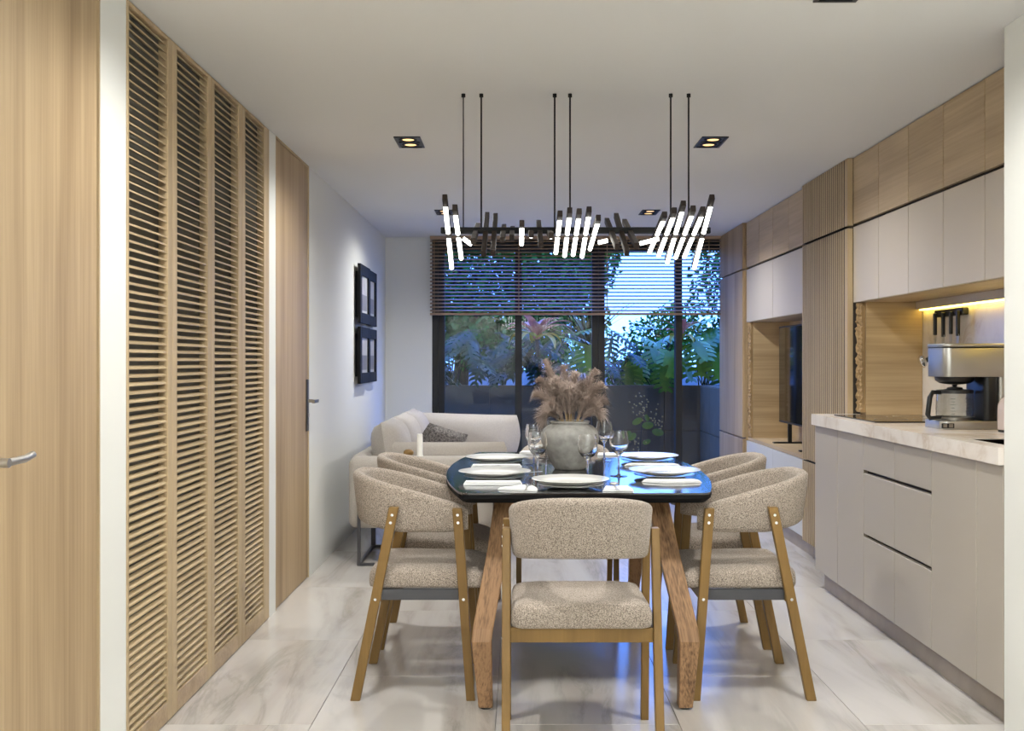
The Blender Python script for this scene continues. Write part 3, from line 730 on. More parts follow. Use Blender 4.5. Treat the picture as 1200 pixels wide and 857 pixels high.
# ================================================================== CHAIRS  (local: faces +X)
def make_chair():
    r = thing('dining_chair', 'x', 'chair', 'beige tweed dining chairs')
    # legs
    for sy in (-1, 1):
        y = sy * 0.226
        for foot, top, zt, wf, wt_ in ((-0.216, -0.082, 0.672, 0.034, 0.034), (0.185, 0.138, 0.668, 0.030, 0.034)):
            b = [(foot - wf / 2, y - 0.0125, 0), (foot + wf / 2, y - 0.0125, 0), (foot + wf / 2, y + 0.0125, 0), (foot - wf / 2, y + 0.0125, 0)]
            t = [(top - wt_ / 2, y - 0.0125, zt), (top + wt_ / 2, y - 0.0125, zt), (top + wt_ / 2, y + 0.0125, zt), (top - wt_ / 2, y + 0.0125, zt)]
            lg = MB().hexa(b, t).build('leg', M['chair_wood'], r, bevel=0.002, seg=1)
            for z in (0.352, 0.618, 0.645):
                x = foot + (top - foot) * z / zt
                MB().tube([(x, y + sy * 0.012, z), (x, y + sy * 0.0133, z)], 0.0052, 10).build('screw', M['chrome'], lg)
    # rails
    for x, nm in ((-0.14, 'rear_rail'), (0.155, 'front_rail')):
        MB().box(x - 0.012, x + 0.012, -0.2132, 0.2132, 0.340, 0.384).build(nm, M['chair_wood'], r, bevel=0.0015, seg=1)
    for sy in (-1, 1):
        MB().box(-0.127, 0.142, sy * 0.205 - 0.008, sy * 0.205 + 0.008, 0.345, 0.383).build('side_rail', M['gunmetal'], r)
    # seat cushion: rounded outline, crowned top, waterfall edge
    def outline(sx0, sx1, hy, rad, n=6):
        o = []
        for cx, cy, a0 in ((sx1 - rad, hy - rad, 0), (sx0 + rad, hy - rad, 90), (sx0 + rad, -hy + rad, 180), (sx1 - rad, -hy + rad, 270)):
            for k in range(n + 1):
                a = math.radians(a0 + 90 * k / n); o.append((cx + rad * math.cos(a), cy + rad * math.sin(a)))
        return o
    base = outline(-0.175, 0.238, 0.211, 0.035)
    cx, cy = 0.03, 0.0
    rings = []
    for s, z in ((0.955, 0.385), (0.985, 0.388), (1.0, 0.398), (1.0, 0.418), (0.99, 0.434), (0.965, 0.446), (0.92, 0.454), (0.82, 0.459), (0.6, 0.462), (0.3, 0.463)):
        ring = []
        for x, y in base:
            # keep the rolled edge an even width
            k = s if s < 0.9 else 1 - (1 - s) * 0.9
            zz = z
            xx = cx + (x - cx) * k
            if z > 0.39 and xx > 0.15: zz -= (xx - 0.15) * 0.25 * (z - 0.385) / 0.075
            ring.append((xx, cy + (y - cy) * k, zz))
        rings.append(ring)
    MB().loft(rings).build('seat', M['tweed'], r, smooth='all')
    # wrap-around backrest
    hy, rad, xr, xf = 0.193, 0.155, -0.222, 0.152
    path = []
    nst = 8
    for k in range(nst + 1): path.append((xf + (xr + rad - xf) * k / nst, hy, 0, 1))
    for k in range(1, 9):
        a = math.radians(90 + 90 * k / 8); path.append((xr + rad + rad * math.cos(a), hy - rad + rad * math.sin(a), math.cos(a), math.sin(a)))
    path.append((xr - 0.004, 0, -1, 0))
    full = path + [(x, -y, nx, -ny) for x, y, nx, ny in reversed(path[:-1])]
    # path length for the slope of the arms
    rings = []; N = len(full)
    for i, (x, y, nx, ny) in enumerate(full):
        u = max(0.0, min(1.0, (xf - x) / (xf - xr)))
        zt = 0.672 + (0.782 - 0.672) * (u ** 0.9)
        zb = 0.578 + 0.022 * max(0, (u - 0.6) / 0.4)
        h = 0.021
        end = min(i, N - 1 - i)
        sc_ = [0.35, 0.75, 0.93][end] if end < 3 else 1.0
        dx = 0
        if end < 3: dx = [0.022, 0.018, 0.008][end]
        zc = (zt + zb) / 2; hz = (zt - zb) / 2 * (1 - (1 - sc_) * 0.35); hw = h * sc_
        rr = min(0.02, hw * 0.95)
        ring = []
        for qx, qz, a0 in ((hw - rr, hz - rr, 0), (-hw + rr, hz - rr, 90), (-hw + rr, -hz + rr, 180), (hw - rr, -hz + rr, 270)):
            for k in range(4):
                a = math.radians(a0 + 30 * k)
                o = qx + rr * math.cos(a); z = qz + rr * math.sin(a)
                out = 0.012 * (z / hz) * (u if u > 0.4 else u)
                ring.append((x + nx * (o + out) + dx, y + ny * (o + out), zc + z))
        rings.append(ring)
    MB().loft(rings).build('backrest', M['tweed'], r, smooth='all')
    return r
proto = make_chair()
CH = [((-0.352, 3.935), 0, 'beige tweed dining chair on the sofa side of the table, nearest of its side'),
      ((-0.352, 4.588), 0, 'beige tweed dining chair on the sofa side of the table, behind the nearest one'),
      ((0.800, 3.935), PI, 'beige tweed dining chair on the kitchen side of the table, nearest of its side'),
      ((0.800, 4.588), PI, 'beige tweed dining chair on the kitchen side of the table, behind the nearest one'),
      ((0.188, 3.33), PI / 2, 'beige tweed dining chair at the near head of the table, its back to the viewer'),
      ((0.226, 5.12), -PI / 2, 'beige tweed dining chair at the far head of the table, behind the vase')]
chairs = [proto] + [copy_tree(proto) for _ in CH[1:]]
for o, ((x, y), rz_, lab) in zip(chairs, CH):
    o.location = (x, y, 0); o.rotation_euler = (0, 0, rz_); o['label'] = lab

# ================================================================== TABLE SETTINGS
def plate_mesh(name, R, h):
    prof = [(0.001, 0.0), (R * 0.55, 0.0), (R * 0.62, 0.003), (R * 0.98, h - 0.003), (R, h - 0.001), (R * 0.99, h), (R * 0.66, h * 0.45), (R * 0.58, h * 0.28), (0.001, h * 0.26)]
    return MB().lathe(prof, n=48).build(name, M['porcelain'], smooth=True)
big = plate_mesh('dinner_plate', 0.139, 0.02)
und = plate_mesh('under_plate', 0.118, 0.014)
SET = [(-0.092, 4.07, 'on the sofa side, nearer setting'), (-0.097, 4.68, 'on the sofa side, farther setting'), (0.562, 4.12, 'on the kitchen side, nearer setting'), (0.572, 4.75, 'on the kitchen side, farther setting'), (0.184, 3.80, 'at the near head of the table'), (0.226, 5.09, 'at the far head, behind the vase')]
for i, (x, y, t) in enumerate(SET):
    a = big if i == 0 else link_copy(big); b = und if i == 0 else link_copy(und)
    b.location = (x, y, TZ + 0.0005); a.location = (x, y, TZ + 0.0125)
    tag(a, 'white dinner plate with wide rim, upper of stack %s' % t, 'plate', 'white dinner plates')
    tag(b, 'smaller white plate, lower of stack %s' % t, 'plate', 'white under plates')
# napkins
def napkin(label, pts, h, ang=0):
    """folded cloth: a few layers, each a little smaller"""
    mb = MB(); n = 3
    cx = sum(p[0] for p in pts) / len(pts); cy = sum(p[1] for p in pts) / len(pts)
    for k in range(n):
        s = 1 - 0.03 * k
        o = [(cx + (x - cx) * s, cy + (y - cy) * s) for x, y in pts]
        mb.prism(o, TZ + 0.0005 + h * k / n, TZ + 0.0002 + h * (k + 1) / n)
    return tag(mb.build('napkin', M['linen'], bevel=0.0012, seg=2), label, 'napkin', 'white table napkins')
napkin('rolled white napkin beside the nearer plate on the sofa side', [(-0.20, 3.845), (0.012, 3.845), (0.012, 3.90), (-0.20, 3.90)], 0.013)
napkin('rolled white napkin beside the farther plate on the sofa side', [(-0.20, 4.47), (0.012, 4.47), (0.012, 4.525), (-0.20, 4.525)], 0.013)
napkin('flat folded white napkin beside the nearer plate on the kitchen side', [(0.455, 3.95), (0.52, 3.91), (0.60, 3.905), (0.675, 3.93), (0.66, 3.985), (0.47, 3.99)], 0.009)
napkin('flat folded white napkin beside the farther plate on the kitchen side', [(0.45, 4.56), (0.53, 4.52), (0.62, 4.525), (0.69, 4.55), (0.67, 4.60), (0.48, 4.61)], 0.009)
napkin('white napkin folded to a point under a fork at the near head', [(-0.075, 3.72), (0.02, 3.665), (0.062, 3.67), (0.066, 3.72), (0.05, 3.80), (0.01, 3.81)], 0.008)
napkin('square folded white napkin under a spoon at the near head', [(0.288, 3.665), (0.395, 3.66), (0.388, 3.77), (0.305, 3.775)], 0.009)
napkin('white napkin at the far head of the table, on the sofa side of the vase', [(0.0, 5.12), (0.10, 5.11), (0.105, 5.2), (0.02, 5.21)], 0.012)
napkin('white napkin at the far head of the table, on the kitchen side of the vase', [(0.37, 5.04), (0.47, 5.03), (0.475, 5.13), (0.38, 5.14)], 0.008)
# cutlery
def fork():
    r = thing('fork', 'x', 'fork', 'steel forks')
    MB().loft([[(-0.09, -0.004, 0), (-0.09, 0.004, 0), (-0.09, 0.004, 0.002), (-0.09, -0.004, 0.002)], [(0.02, -0.002, 0.001), (0.02, 0.002, 0.001), (0.02, 0.002, 0.004), (0.02, -0.002, 0.004)], [(0.045, -0.011, 0), (0.045, 0.011, 0), (0.045, 0.011, 0.002), (0.045, -0.011, 0.002)]]).build('handle', M['steel'], r)
    for k in range(4):
        y = -0.009 + 0.006 * k
        MB().box(0.0452, 0.085, y - 0.0013, y + 0.0013, 0.0, 0.002).build('tine', M['steel'], r)
    return r
f0 = fork()
FK = [(0.0, 3.93, TZ + 0.0345, 2.9, 'steel fork lying across the rim of the nearer plate on the sofa side'), (0.0, 4.54, TZ + 0.0345, 2.9, 'steel fork lying across the rim of the farther plate on the sofa side'),
      (0.50, 3.98, TZ + 0.034, 2.3, 'steel fork lying across the rim of the nearer plate on the kitchen side'), (0.50, 4.61, TZ + 0.034, 2.3, 'steel fork lying across the rim of the farther plate on the kitchen side'),
      (0.03, 3.735, TZ + 0.0088, 1.5, 'steel fork lying on the pointed napkin at the near head')]
for i, (x, y, z, a, lab) in enumerate(FK):
    o = f0 if i == 0 else copy_tree(f0)
    o.location = (x, y, z); o.rotation_euler = (0, 0, a); o['label'] = lab
    if z > TZ + 0.02: o.rotation_euler = (0, 0.10, a)
sp_ = thing('spoon', 'steel spoon lying on the square napkin at the near head', 'spoon')
MB().loft([[(-0.012, -0.10, 0), (0.0, -0.10, 0), (0, -0.10, 0.002), (-0.012, -0.10, 0.002)], [(-0.008, 0.03, 0.002), (-0.004, 0.03, 0.002), (-0.004, 0.03, 0.004), (-0.008, 0.03, 0.004)]]).build('handle', M['steel'], sp_)
bw = MB(); rr = []
for k in range(7):
    f = math.sin(PI * (k + 0.3) / 7) ; rr.append([(-0.006 + 0.016 * f * math.cos(2 * PI * j / 12), 0.028 + 0.048 * k / 6 , 0.0065 + 0.0065 * f * math.sin(2 * PI * j / 12)) for j in range(12)])
bw.loft(rr).build('bowl', M['steel'], sp_, smooth='all')
sp_.location = (0.342, 3.715, TZ + 0.0096)
# wine glasses
def glass():
    prof = [(0.034, 0.0), (0.034, 0.0015), (0.008, 0.004), (0.0042, 0.012), (0.0036, 0.045), (0.0042, 0.078), (0.010, 0.086), (0.024, 0.096), (0.034, 0.112), (0.0375, 0.130), (0.0365, 0.150), (0.032, 0.176), (0.0312, 0.176),
            (0.0356, 0.150), (0.0366, 0.130), (0.033, 0.113), (0.023, 0.098), (0.002, 0.090)]
    r = thing('wine_glass', 'x', 'glass', 'clear wine glasses')
    mb = MB().lathe(prof, n=32); mb.build('bowl_and_stem', M['wineglass'], r, smooth=True)
    return r
g0 = glass()
GL = [(0.072, 4.08, 'stemmed wine glass at the nearer sofa-side setting, before the vase'), (0.065, 4.61, 'stemmed wine glass at the farther sofa-side setting'), (0.125, 4.93, 'stemmed wine glass peeping out behind the vase shoulder'),
      (0.256, 3.97, 'large stemmed wine glass in front of the vase, behind the near head plate'), (0.39, 4.16, 'stemmed wine glass at the nearer kitchen-side setting'), (0.384, 4.80, 'stemmed wine glass at the farther kitchen-side setting')]
for i, (x, y, lab) in enumerate(GL):
    o = g0 if i == 0 else copy_tree(g0)
    o.location = (x, y, TZ + 0.0005); o['label'] = lab
# vase and pampas
vs_ = MB().lathe([(0.062, 0.0), (0.066, 0.004), (0.082, 0.03), (0.104, 0.075), (0.119, 0.115), (0.121, 0.138), (0.113, 0.163), (0.094, 0.180), (0.079, 0.186), (0.078, 0.191), (0.083, 0.194), (0.083, 0.199), (0.078, 0.201),
                 (0.070, 0.198), (0.070, 0.185), (0.10, 0.16), (0.108, 0.13), (0.095, 0.075), (0.06, 0.012)], n=48)
VX, VY = 0.213, 4.44
# throwing rings
nv = []
for x, y, z in vs_.v:
    r = math.hypot(x, y); k = 1 + 0.008 * math.sin(z * 300) * (1.6 if 0.02 < z < 0.15 else 0) + 0.006 * math.sin(3 * math.atan2(y, x) + z * 20)
    nv.append((x * k, y * k, z))
vs_.v = nv
va = thing('vase', 'weathered grey clay vase standing in the middle of the table', 'vase')
vs_.build('pot', M['stone'], va, smooth=True)
va.location = (VX, VY, TZ + 0.0005)
pg = thing('pampas_bunch', 'bunch of dusty brown dried pampas plumes standing in the clay vase', 'dried plant')
rnd = random.Random(11)
PL = []
for px, py, dy in ((640, 425, 0.02), (652, 447, -0.05), (661, 432, 0.05), (674, 440, -0.04), (683, 450, 0.06), (697, 436, 0.0), (703, 452, -0.05), (704, 470, 0.04), (630, 462, -0.02), (634, 446, 0.05), (666, 455, -0.07), (648, 478, -0.05), (698, 484, -0.06), (688, 470, -0.03), (640, 490, 0.06), (656, 465, 0.0), (672, 462, 0.07)):
    y = VY + dy
    PL.append(Vector(((px - 608) * y / 1250, y, CAM + (423 - py) * y / 1250)))
for i, tip in enumerate(PL):
    b = Vector((VX + (tip.x - VX) * 0.22, VY + (tip.y - VY) * 0.5, TZ + 0.165))
    m1 = b + Vector(((tip.x - VX) * 0.10, (tip.y - VY) * 0.1, 0.09)) if tip.z - b.z > 0.12 else b + Vector(((tip.x - VX) * 0.35, 0, 0.06))
    m2 = (m1 + tip) / 2 + Vector((0, 0, 0.018))
    def bez(t): return ((1 - t) ** 3) * b + 3 * t * (1 - t) ** 2 * m1 + 3 * t * t * (1 - t) * m2 + t ** 3 * tip
    st = MB().tube([bez(k / 8) for k in range(9)], [0.0022] * 6 + [0.0016, 0.001, 0.0006], 5).build('stem', M['straw'], pg)
    pm = MB()
    for k in range(620):
        t = 0.22 + 0.78 * rnd.random() ** 0.8
        p = bez(t); d = (bez(min(1, t + 0.03)) - bez(t - 0.03)).normalized()
        u = (t - 0.2) / 0.8
        L = (0.030 + 0.060 * math.sin(PI * min(1, 0.15 + 0.85 * u)) ** 0.8) * (0.6 + 0.6 * rnd.random())
        a = Vector((rnd.gauss(0, 1), rnd.gauss(0, 1), rnd.gauss(0, 1))); a = (a - d * a.dot(d)).normalized()
        sp1 = 0.25 + 0.55 * rnd.random()
        q1 = p + (d * 0.85 + a * sp1 * 0.7) * L * 0.45
        q2 = q1 + (d * 0.6 + a * sp1 + Vector((0, 0, -0.18))) * L * 0.35
        q3 = q2 + (d * 0.35 + a * sp1 + Vector((0, 0, -0.6))) * L * 0.3
        sd = d.cross(a).normalized() * 0.0009
        pm.add([p - sd, p + sd, q1 + sd * 1.4, q1 - sd * 1.4, q2 + sd, q2 - sd, q3], [(0, 1, 2, 3), (3, 2, 4, 5), (5, 4, 6)])
    pm.build('plume', M['pampas'], st, fix=False)
rebase(pg, (VX, VY, TZ + 0.165))

# ================================================================== SOFA CORNER
def cushion(mb, x0, x1, y0, y1, z0, z1, r, axis_thin='x'):
    return mb
def pillow_mesh(w, h, t, n=12, puff=0.9, seed=0):
    """soft cushion in the local XZ plane, thickness along Y, pinched corners"""
    rnd = random.Random(seed); mb = MB()
    def P(u, v, s):
        e = (max(0.0, 1 - abs(u) ** 2.6) ** 0.5) * (max(0.0, 1 - abs(v) ** 2.6) ** 0.5)
        pin = 1 - 0.05 * (abs(u) * abs(v)) ** 2 * 1.0
        k = 0.035 * (1 - abs(u) ** 2) * abs(v) ** 6
        wob = 0.006 * math.sin(5 * u + 3 * v + seed) * e
        return (u * w / 2 * (1 - 0.03 * (1 - abs(v)) * abs(u) ** 6 * -1) * pin, s * (t / 2 * e) + wob, v * h / 2 * pin - k * h * (1 if v > 0 else -1))
    f = []
    g = [[(-1 + 2 * i / n, -1 + 2 * j / n) for i in range(n + 1)] for j in range(n + 1)]
    for s in (-1, 1):
        b = len(mb.v)
        for row in g:
            for u, v in row: mb.v.append(P(u, v, s))
        for j in range(n):
            for i in range(n):
                a = b + j * (n + 1) + i; q = (a, a + 1, a + n + 2, a + n + 1)
                mb.f.append(q if s < 0 else tuple(reversed(q)))
    return mb
so = thing('sofa', 'pale linen sofa along the left wall on a thin dark metal frame', 'sofa')
def rbox(x0, x1, y0, y1, z0, z1, r): return MB().box(x0, x1, y0, y1, z0, z1)
rbox(-0.99, -0.07, 6.17, 6.31, 0.205, 0.622, 0).build('arm', M['sofa'], so, bevel=0.05, seg=5, smooth='all')
rbox(-0.99, -0.07, 8.42, 8.56, 0.205, 0.62, 0).build('arm', M['sofa'], so, bevel=0.05, seg=5, smooth='all')
rbox(-1.0, -0.88, 6.312, 8.418, 0.205, 0.622, 0).build('back', M['sofa'], so, bevel=0.04, seg=5, smooth='all')
rbox(-0.878, -0.08, 6.312, 8.418, 0.205, 0.31, 0).build('seat_base', M['sofa'], so, bevel=0.02, seg=3, smooth='all')
for a, b in ((6.316, 7.36), (7.368, 8.414)):
    rbox(-0.872, -0.065, a, b, 0.312, 0.44, 0).build('seat_cushion', M['sofa'], so, bevel=0.035, seg=4, smooth='all')
fr = []
for a, b in ((6.14, 6.75), (7.98, 8.5)):
    m = MB()
    for x in (-0.92, -0.14):
        m.box(x - 0.009, x + 0.009, a - 0.009, a + 0.009, 0.0, 0.21 if a > 7 else 0.46)
        m.box(x - 0.014, x + 0.014, b - 0.01, b + 0.01, 0.0, 0.204)
        m.box(x - 0.009, x + 0.009, a + 0.009, b - 0.01, 0.0, 0.016)
    m.box(-0.911, -0.149, a - 0.009, a + 0.009, 0.0, 0.016)
    m.box(-0.911, -0.149, b - 0.009, b + 0.009, 0.0, 0.016)
    m.build('leg_frame', M['gunmetal'], so)
for k in range(3):
    c = pillow_mesh(0.66, 0.42, 0.24, seed=k).build('back_cushion', M['sofa'], so, smooth='all')
    c.matrix_local = Matrix.Translation((-0.79, 6.67 + 0.68 * k, 0.615)) @ Matrix.Rotation(PI / 2, 4, 'Z') @ Matrix.Rotation(-0.16, 4, 'X')
rebase(so, (-0.53, 7.37, 0))
b1 = pillow_mesh(0.74, 0.26, 0.13, seed=4).build('bolster_cushion', M['sofa'], smooth='all'); b1.location = (-0.44, 6.385, 0.572)
tag(b1, 'long low linen cushion leaning inside the near sofa arm', 'cushion')
b2 = pillow_mesh(0.84, 0.34, 0.17, seed=9).build('long_cushion', M['pillow'], smooth='all'); b2.location = (-0.42, 8.30, 0.612); b2.rotation_euler = (0.18, 0.03, 0)
tag(b2, 'long pale grey cushion leaning on the far sofa arm before the window', 'cushion')
b3 = pillow_mesh(0.33, 0.32, 0.14, seed=2).build('throw_cushion', M['knit'], smooth='all'); b3.location = (-0.56, 7.55, 0.575); b3.rotation_euler = (0.5, 0.3, 0.5)
tag(b3, 'small charcoal knitted cushion lying on the sofa', 'cushion')
cn = MB().lathe([(0.020, 0.0), (0.020, 0.004), (0.0175, 0.008), (0.0165, 0.128), (0.012, 0.131)], n=20).build('candle', M['candle'], smooth=True); cn.location = (-0.578, 6.235, 0.6225)
tag(cn, 'slim white candle standing on the near sofa arm', 'candle')
wb = MB().lathe([(0.004, 0.0), (0.02, 0.003), (0.030, 0.014), (0.030, 0.026), (0.02, 0.037), (0.004, 0.04)], n=20).build('wooden_ball', M['chair_wood'], smooth='all'); wb.location = (-0.645, 6.24, 0.6225)
tag(wb, 'little turned wooden ball next to the candle on the sofa arm', 'ornament')

# ================================================================== PICTURES
def picture(y0, y1, z0, z1, label, dx, pm):
    r = thing('picture_frame', label, 'picture', 'black framed pictures')
    x0 = XL + 0.0005; xf = XL + 0.034 + dx; b = 0.075
    MB().box(x0, xf - 0.024, y0 + 0.05, y1 - 0.05, z0 + 0.05, z1 - 0.05).build('wall_spacer', M['black'], r)
    MB().box(xf - 0.022, xf, y0, y0 + b, z0, z1).box(xf - 0.022, xf, y1 - b, y1, z0, z1).box(xf - 0.022, xf, y0 + b, y1 - b, z0, z0 + b).box(xf - 0.022, xf, y0 + b, y1 - b, z1 - b, z1).build('frame', M['black'], r, bevel=0.002, seg=1)
    MB().box(xf - 0.014, xf - 0.012, y0 + b, y1 - b, z0 + b, z1 - b).build('mat_board', M['matboard'], r)
    zm = z0 + b + (z1 - z0 - 2 * b) * 0.5
    MB().box(xf - 0.012, xf - 0.0115, y0 + b + 0.02, y1 - b - 0.02, zm, z1 - b - 0.02).build('print_upper', M['photo'], r)
    MB().box(xf - 0.012, xf - 0.0115, y0 + b + 0.02, y1 - b - 0.02, z0 + b + 0.02, zm - 0.0005).build('print_lower', M['photo_dark'], r)
    rebase(r, (XL, (y0 + y1) / 2, z0))
picture(7.42, 7.90, 1.445, 1.86, 'black framed print on the left wall, upper row, farther from the window', 0.012, M['photo'])
picture(7.925, 8.36, 1.445, 1.86, 'black framed print on the left wall, upper row, closer to the window', 0, M['photo'])
picture(7.42, 7.90, 1.02, 1.42, 'black framed print on the left wall, lower row, farther from the window', 0.012, M['photo'])
picture(7.925, 8.36, 1.02, 1.42, 'black framed print on the left wall, lower row, closer to the window', 0, M['photo'])

# ================================================================== GARDEN
struct('wall_upper', MB().box(-6.0, 7.0, 9.16, 9.36, HC + 0.121, 5.0).box(-6.0, -1.46, 9.16, 9.36, -0.1, HC + 0.12).box(2.31, 7.0, 9.16, 9.36, -0.1, HC + 0.12), M['concrete'])
struct('patio_floor', MB().box(-3.0, 3.2, 9.36, 11.0, -0.12, -0.01), M['patio'])
gw = struct('garden_wall', MB().box(-3.0, 3.2, 11.02, 11.16, -0.1, 0.925), M['concrete'])
def panels(parent, horizontal):
    pass
pn = MB().box(-0.298, 0.298, -0.018, 0.0, -0.2255, 0.2255).build('panel', M['concrete'], gw, bevel=0.002, seg=1)
k = 0
for ix in range(8):
    for iz in range(2):
        loc = (-2.4 + 0.6 * ix, 11.02, 0.232 + 0.46 * iz)
        if k == 0: pn.location = loc
        else: link_copy(pn, gw, loc)
        k += 1
rw = struct('garden_wall_right', MB().box(1.888, 2.05, 9.37, 11.0, -0.1, 0.925), M['concrete'])
pn2 = MB().box(-0.018, 0.0, -0.268, 0.268, -0.2255, 0.2255).build('panel', M['concrete'], rw, bevel=0.002, seg=1)
k = 0
for iy in range(3):
    for iz in range(2):
        loc = (1.887, 9.65 + 0.54 * iy, 0.232 + 0.46 * iz)
        if k == 0: pn2.location = loc
        else: link_copy(pn2, rw, loc)
        k += 1
struct('garden_ground', MB().box(-14, 16, 11.16, 40, 0.6, 0.82), M['soil'])

def monstera_mesh(name, m, L=0.34, lobes=5, width=0.30, gap=0.35, droop=0.25, narrow=False):
    """split leaf in local XY: stalk end at the origin, tip along +Y"""
    mb = MB()
    N = 3
    def bend(x, y):
        return (x, y, -droop * (y / L) ** 2 * L * 0.5 - 0.35 * x * x / width + 0.10 * abs(x))
    def W(t):
        return width * (math.sin(PI * min(1, 0.12 + 0.88 * t)) ** 0.6) * (1.0 if not narrow else 0.8)
    # midrib web
    nr = 10
    core = 0.36 if not narrow else 0.2
    for s in (-1, 1):
        for k in range(nr):
            t0, t1 = k / nr, (k + 1) / nr
            mb.add([bend(0, t0 * L), bend(s * core * W(t0) * 0.9, t0 * L - 0.02), bend(s * core * W(t1) * 0.9, t1 * L - 0.02), bend(0, t1 * L)], [(0, 1, 2, 3)])
        for k in range(lobes):
            ta = k / lobes; tb = (k + 1 - gap) / lobes; tm_ = (ta + tb) / 2
            a0 = (s * core * W(ta) * 0.85, ta * L - 0.02); b0 = (s * core * W(tb) * 0.85, tb * L - 0.02)
            out = W(tm_)
            shift = L * (0.10 - 0.02 * k / lobes) if k > 0 else -L * 0.10
            mid = 0.62
            am = (s * (core * W(ta) + (out - core * W(ta)) * mid), ta * L + shift * 0.45 - 0.02 - L * 0.012)
            bmid = (s * (core * W(tb) + (out - core * W(tb)) * mid), tb * L + shift * 0.45 - 0.02 + L * 0.018)
            tip1 = (s * out * 0.97, tm_ * L + shift - 0.02 - L * 0.02); tip2 = (s * out * 0.93, tm_ * L + shift - 0.02 + L * 0.04)
            mb.add([bend(*a0), bend(*am), bend(*tip1), bend(*tip2), bend(*bmid), bend(*b0)], [(0, 1, 4, 5), (1, 2, 3, 4)])
    return mb.build(name, m, smooth='all', fix=False)
def strap_mesh(name, m, L, wd, curl, fold=0.3, n=8):
    mb = MB(); rows = []
    for k in range(n + 1):
        t = k / n
        wv = wd * (math.sin(PI * (0.16 + 0.84 * t)) ** 0.7) / 2
        a = 0.15 + curl * t
        y = L * (math.sin(a) / max(curl, 0.2)) if False else 0
        rows.append((t, wv))
    y = z = 0; pts = []
    for k, (t, wv) in enumerate(rows):
        a = math.radians(62) - curl * t
        pts.append((y, z, wv)); y += L / n * math.cos(a); z += L / n * math.sin(a)
    for k in range(n):
        (ya, za, wa), (yb, zb_, wb_) = pts[k], pts[k + 1]
        mb.add([(-wa, ya, za + wa * fold), (0, ya, za), (0, yb, zb_), (-wb_, yb, zb_ + wb_ * fold)], [(0, 1, 2, 3)])
        mb.add([(0, ya, za), (wa, ya, za + wa * fold), (wb_, yb, zb_ + wb_ * fold), (0, yb, zb_)], [(0, 1, 2, 3)])
    return mb.build(name, m, smooth='all', fix=False)
def at(px, py, y): return Vector(((px - 608) * y / 1250, y, CAM + (423 - py) * y / 1250))
def leafy(name, label, cat, group, base, leaves, proto_, stem_m, seed):
    """leaves: (px, py, y, scale, yaw, pitch, roll) of the leaf's stalk end"""
    rnd = random.Random(seed)
    r = thing(name, label, cat, group)
    for i, (px, py, y, s, yaw, pitch, roll) in enumerate(leaves):
        p = at(px, py, y)
        lf = link_copy(proto_, r, p)
        lf.name = 'leaf'
        lf.rotation_euler = (pitch, roll, yaw); lf.scale = (s, s, s)
        b = Vector(base) + Vector((rnd.uniform(-.05, .05), rnd.uniform(-.03, .03), 0))
        MB().tube([b, b + (p - b) * 0.5 + Vector((0, 0, 0.08)), p], [0.008, 0.006, 0.004], 6).build('stalk', stem_m, r)
    rebase(r, base)
    return r
mon = monstera_mesh('leaf', M['leaf_green'], 0.34, 6, 0.19, 0.36)
phi = monstera_mesh('leaf', M['leaf_dark'], 0.46, 8, 0.13, 0.45, droop=0.5, narrow=True)
R = math.radians
rnd = random.Random(21)
# big monstera on the right
ml = [(812, 398, 10.9, 1.0, R(200), R(-40), R(10)), (835, 385, 11.2, 1.15, R(160), R(-25), R(0)), (838, 372, 11.3, 1.1, R(100), R(-15), R(10)), (825, 410, 11.0, 1.0, R(180), R(-60), R(-10)), (839, 415, 10.95, 0.9, R(190), R(-65), R(0)),
      (800, 420, 11.2, 0.9, R(215), R(-55), R(0)), (845, 395, 11.3, 1.2, R(140), R(-40), R(0)), (818, 380, 11.6, 1.0, R(230), R(-20), R(0)), (850, 430, 11.25, 1.0, R(170), R(-60), R(0)), (808, 362, 11.9, 1.0, R(250), R(0), R(0))]
leafy('monstera_plant', 'broad split-leaved green monstera hanging over the garden wall by the oak cabinet', 'plant', 'monstera plants', (1.98, 11.45, 0.82), ml, mon, M['leaf_dark'], 1)
ml = [(765, 408, 11.2, 0.95, R(205), R(-50), R(0)), (785, 412, 11.1, 1.0, R(165), R(-55), R(0)), (778, 430, 11.0, 0.85, R(190), R(-70), R(0)), (752, 395, 11.5, 0.9, R(240), R(-20), R(0)), (745, 420, 11.3, 0.85, R(200), R(-60), R(0)), (790, 392, 11.5, 0.9, R(120), R(-20), R(0)), (770, 385, 11.8, 0.9, R(60), R(10), R(0)), (738, 432, 11.2, 0.8, R(170), R(-70), R(0))]
leafy('monstera_plant', 'split-leaved green monstera over the garden wall in the third window panel', 'plant', 'monstera plants', (1.46, 11.5, 0.82), ml, mon, M['leaf_dark'], 2)
ml = [(690, 405, 11.2, 0.95, R(185), R(-60), R(0)), (672, 412, 11.3, 0.9, R(215), R(-50), R(0)), (702, 415, 11.3, 0.85, R(150), R(-50), R(0)), (660, 395, 11.5, 0.85, R(250), R(-15), R(0)), (695, 385, 11.6, 0.8, R(120), R(-10), R(0))]
leafy('monstera_plant', 'split-leaved dark monstera behind the pampas plumes', 'plant', 'monstera plants', (0.76, 11.55, 0.82), ml, mon, M['leaf_dark'], 3)
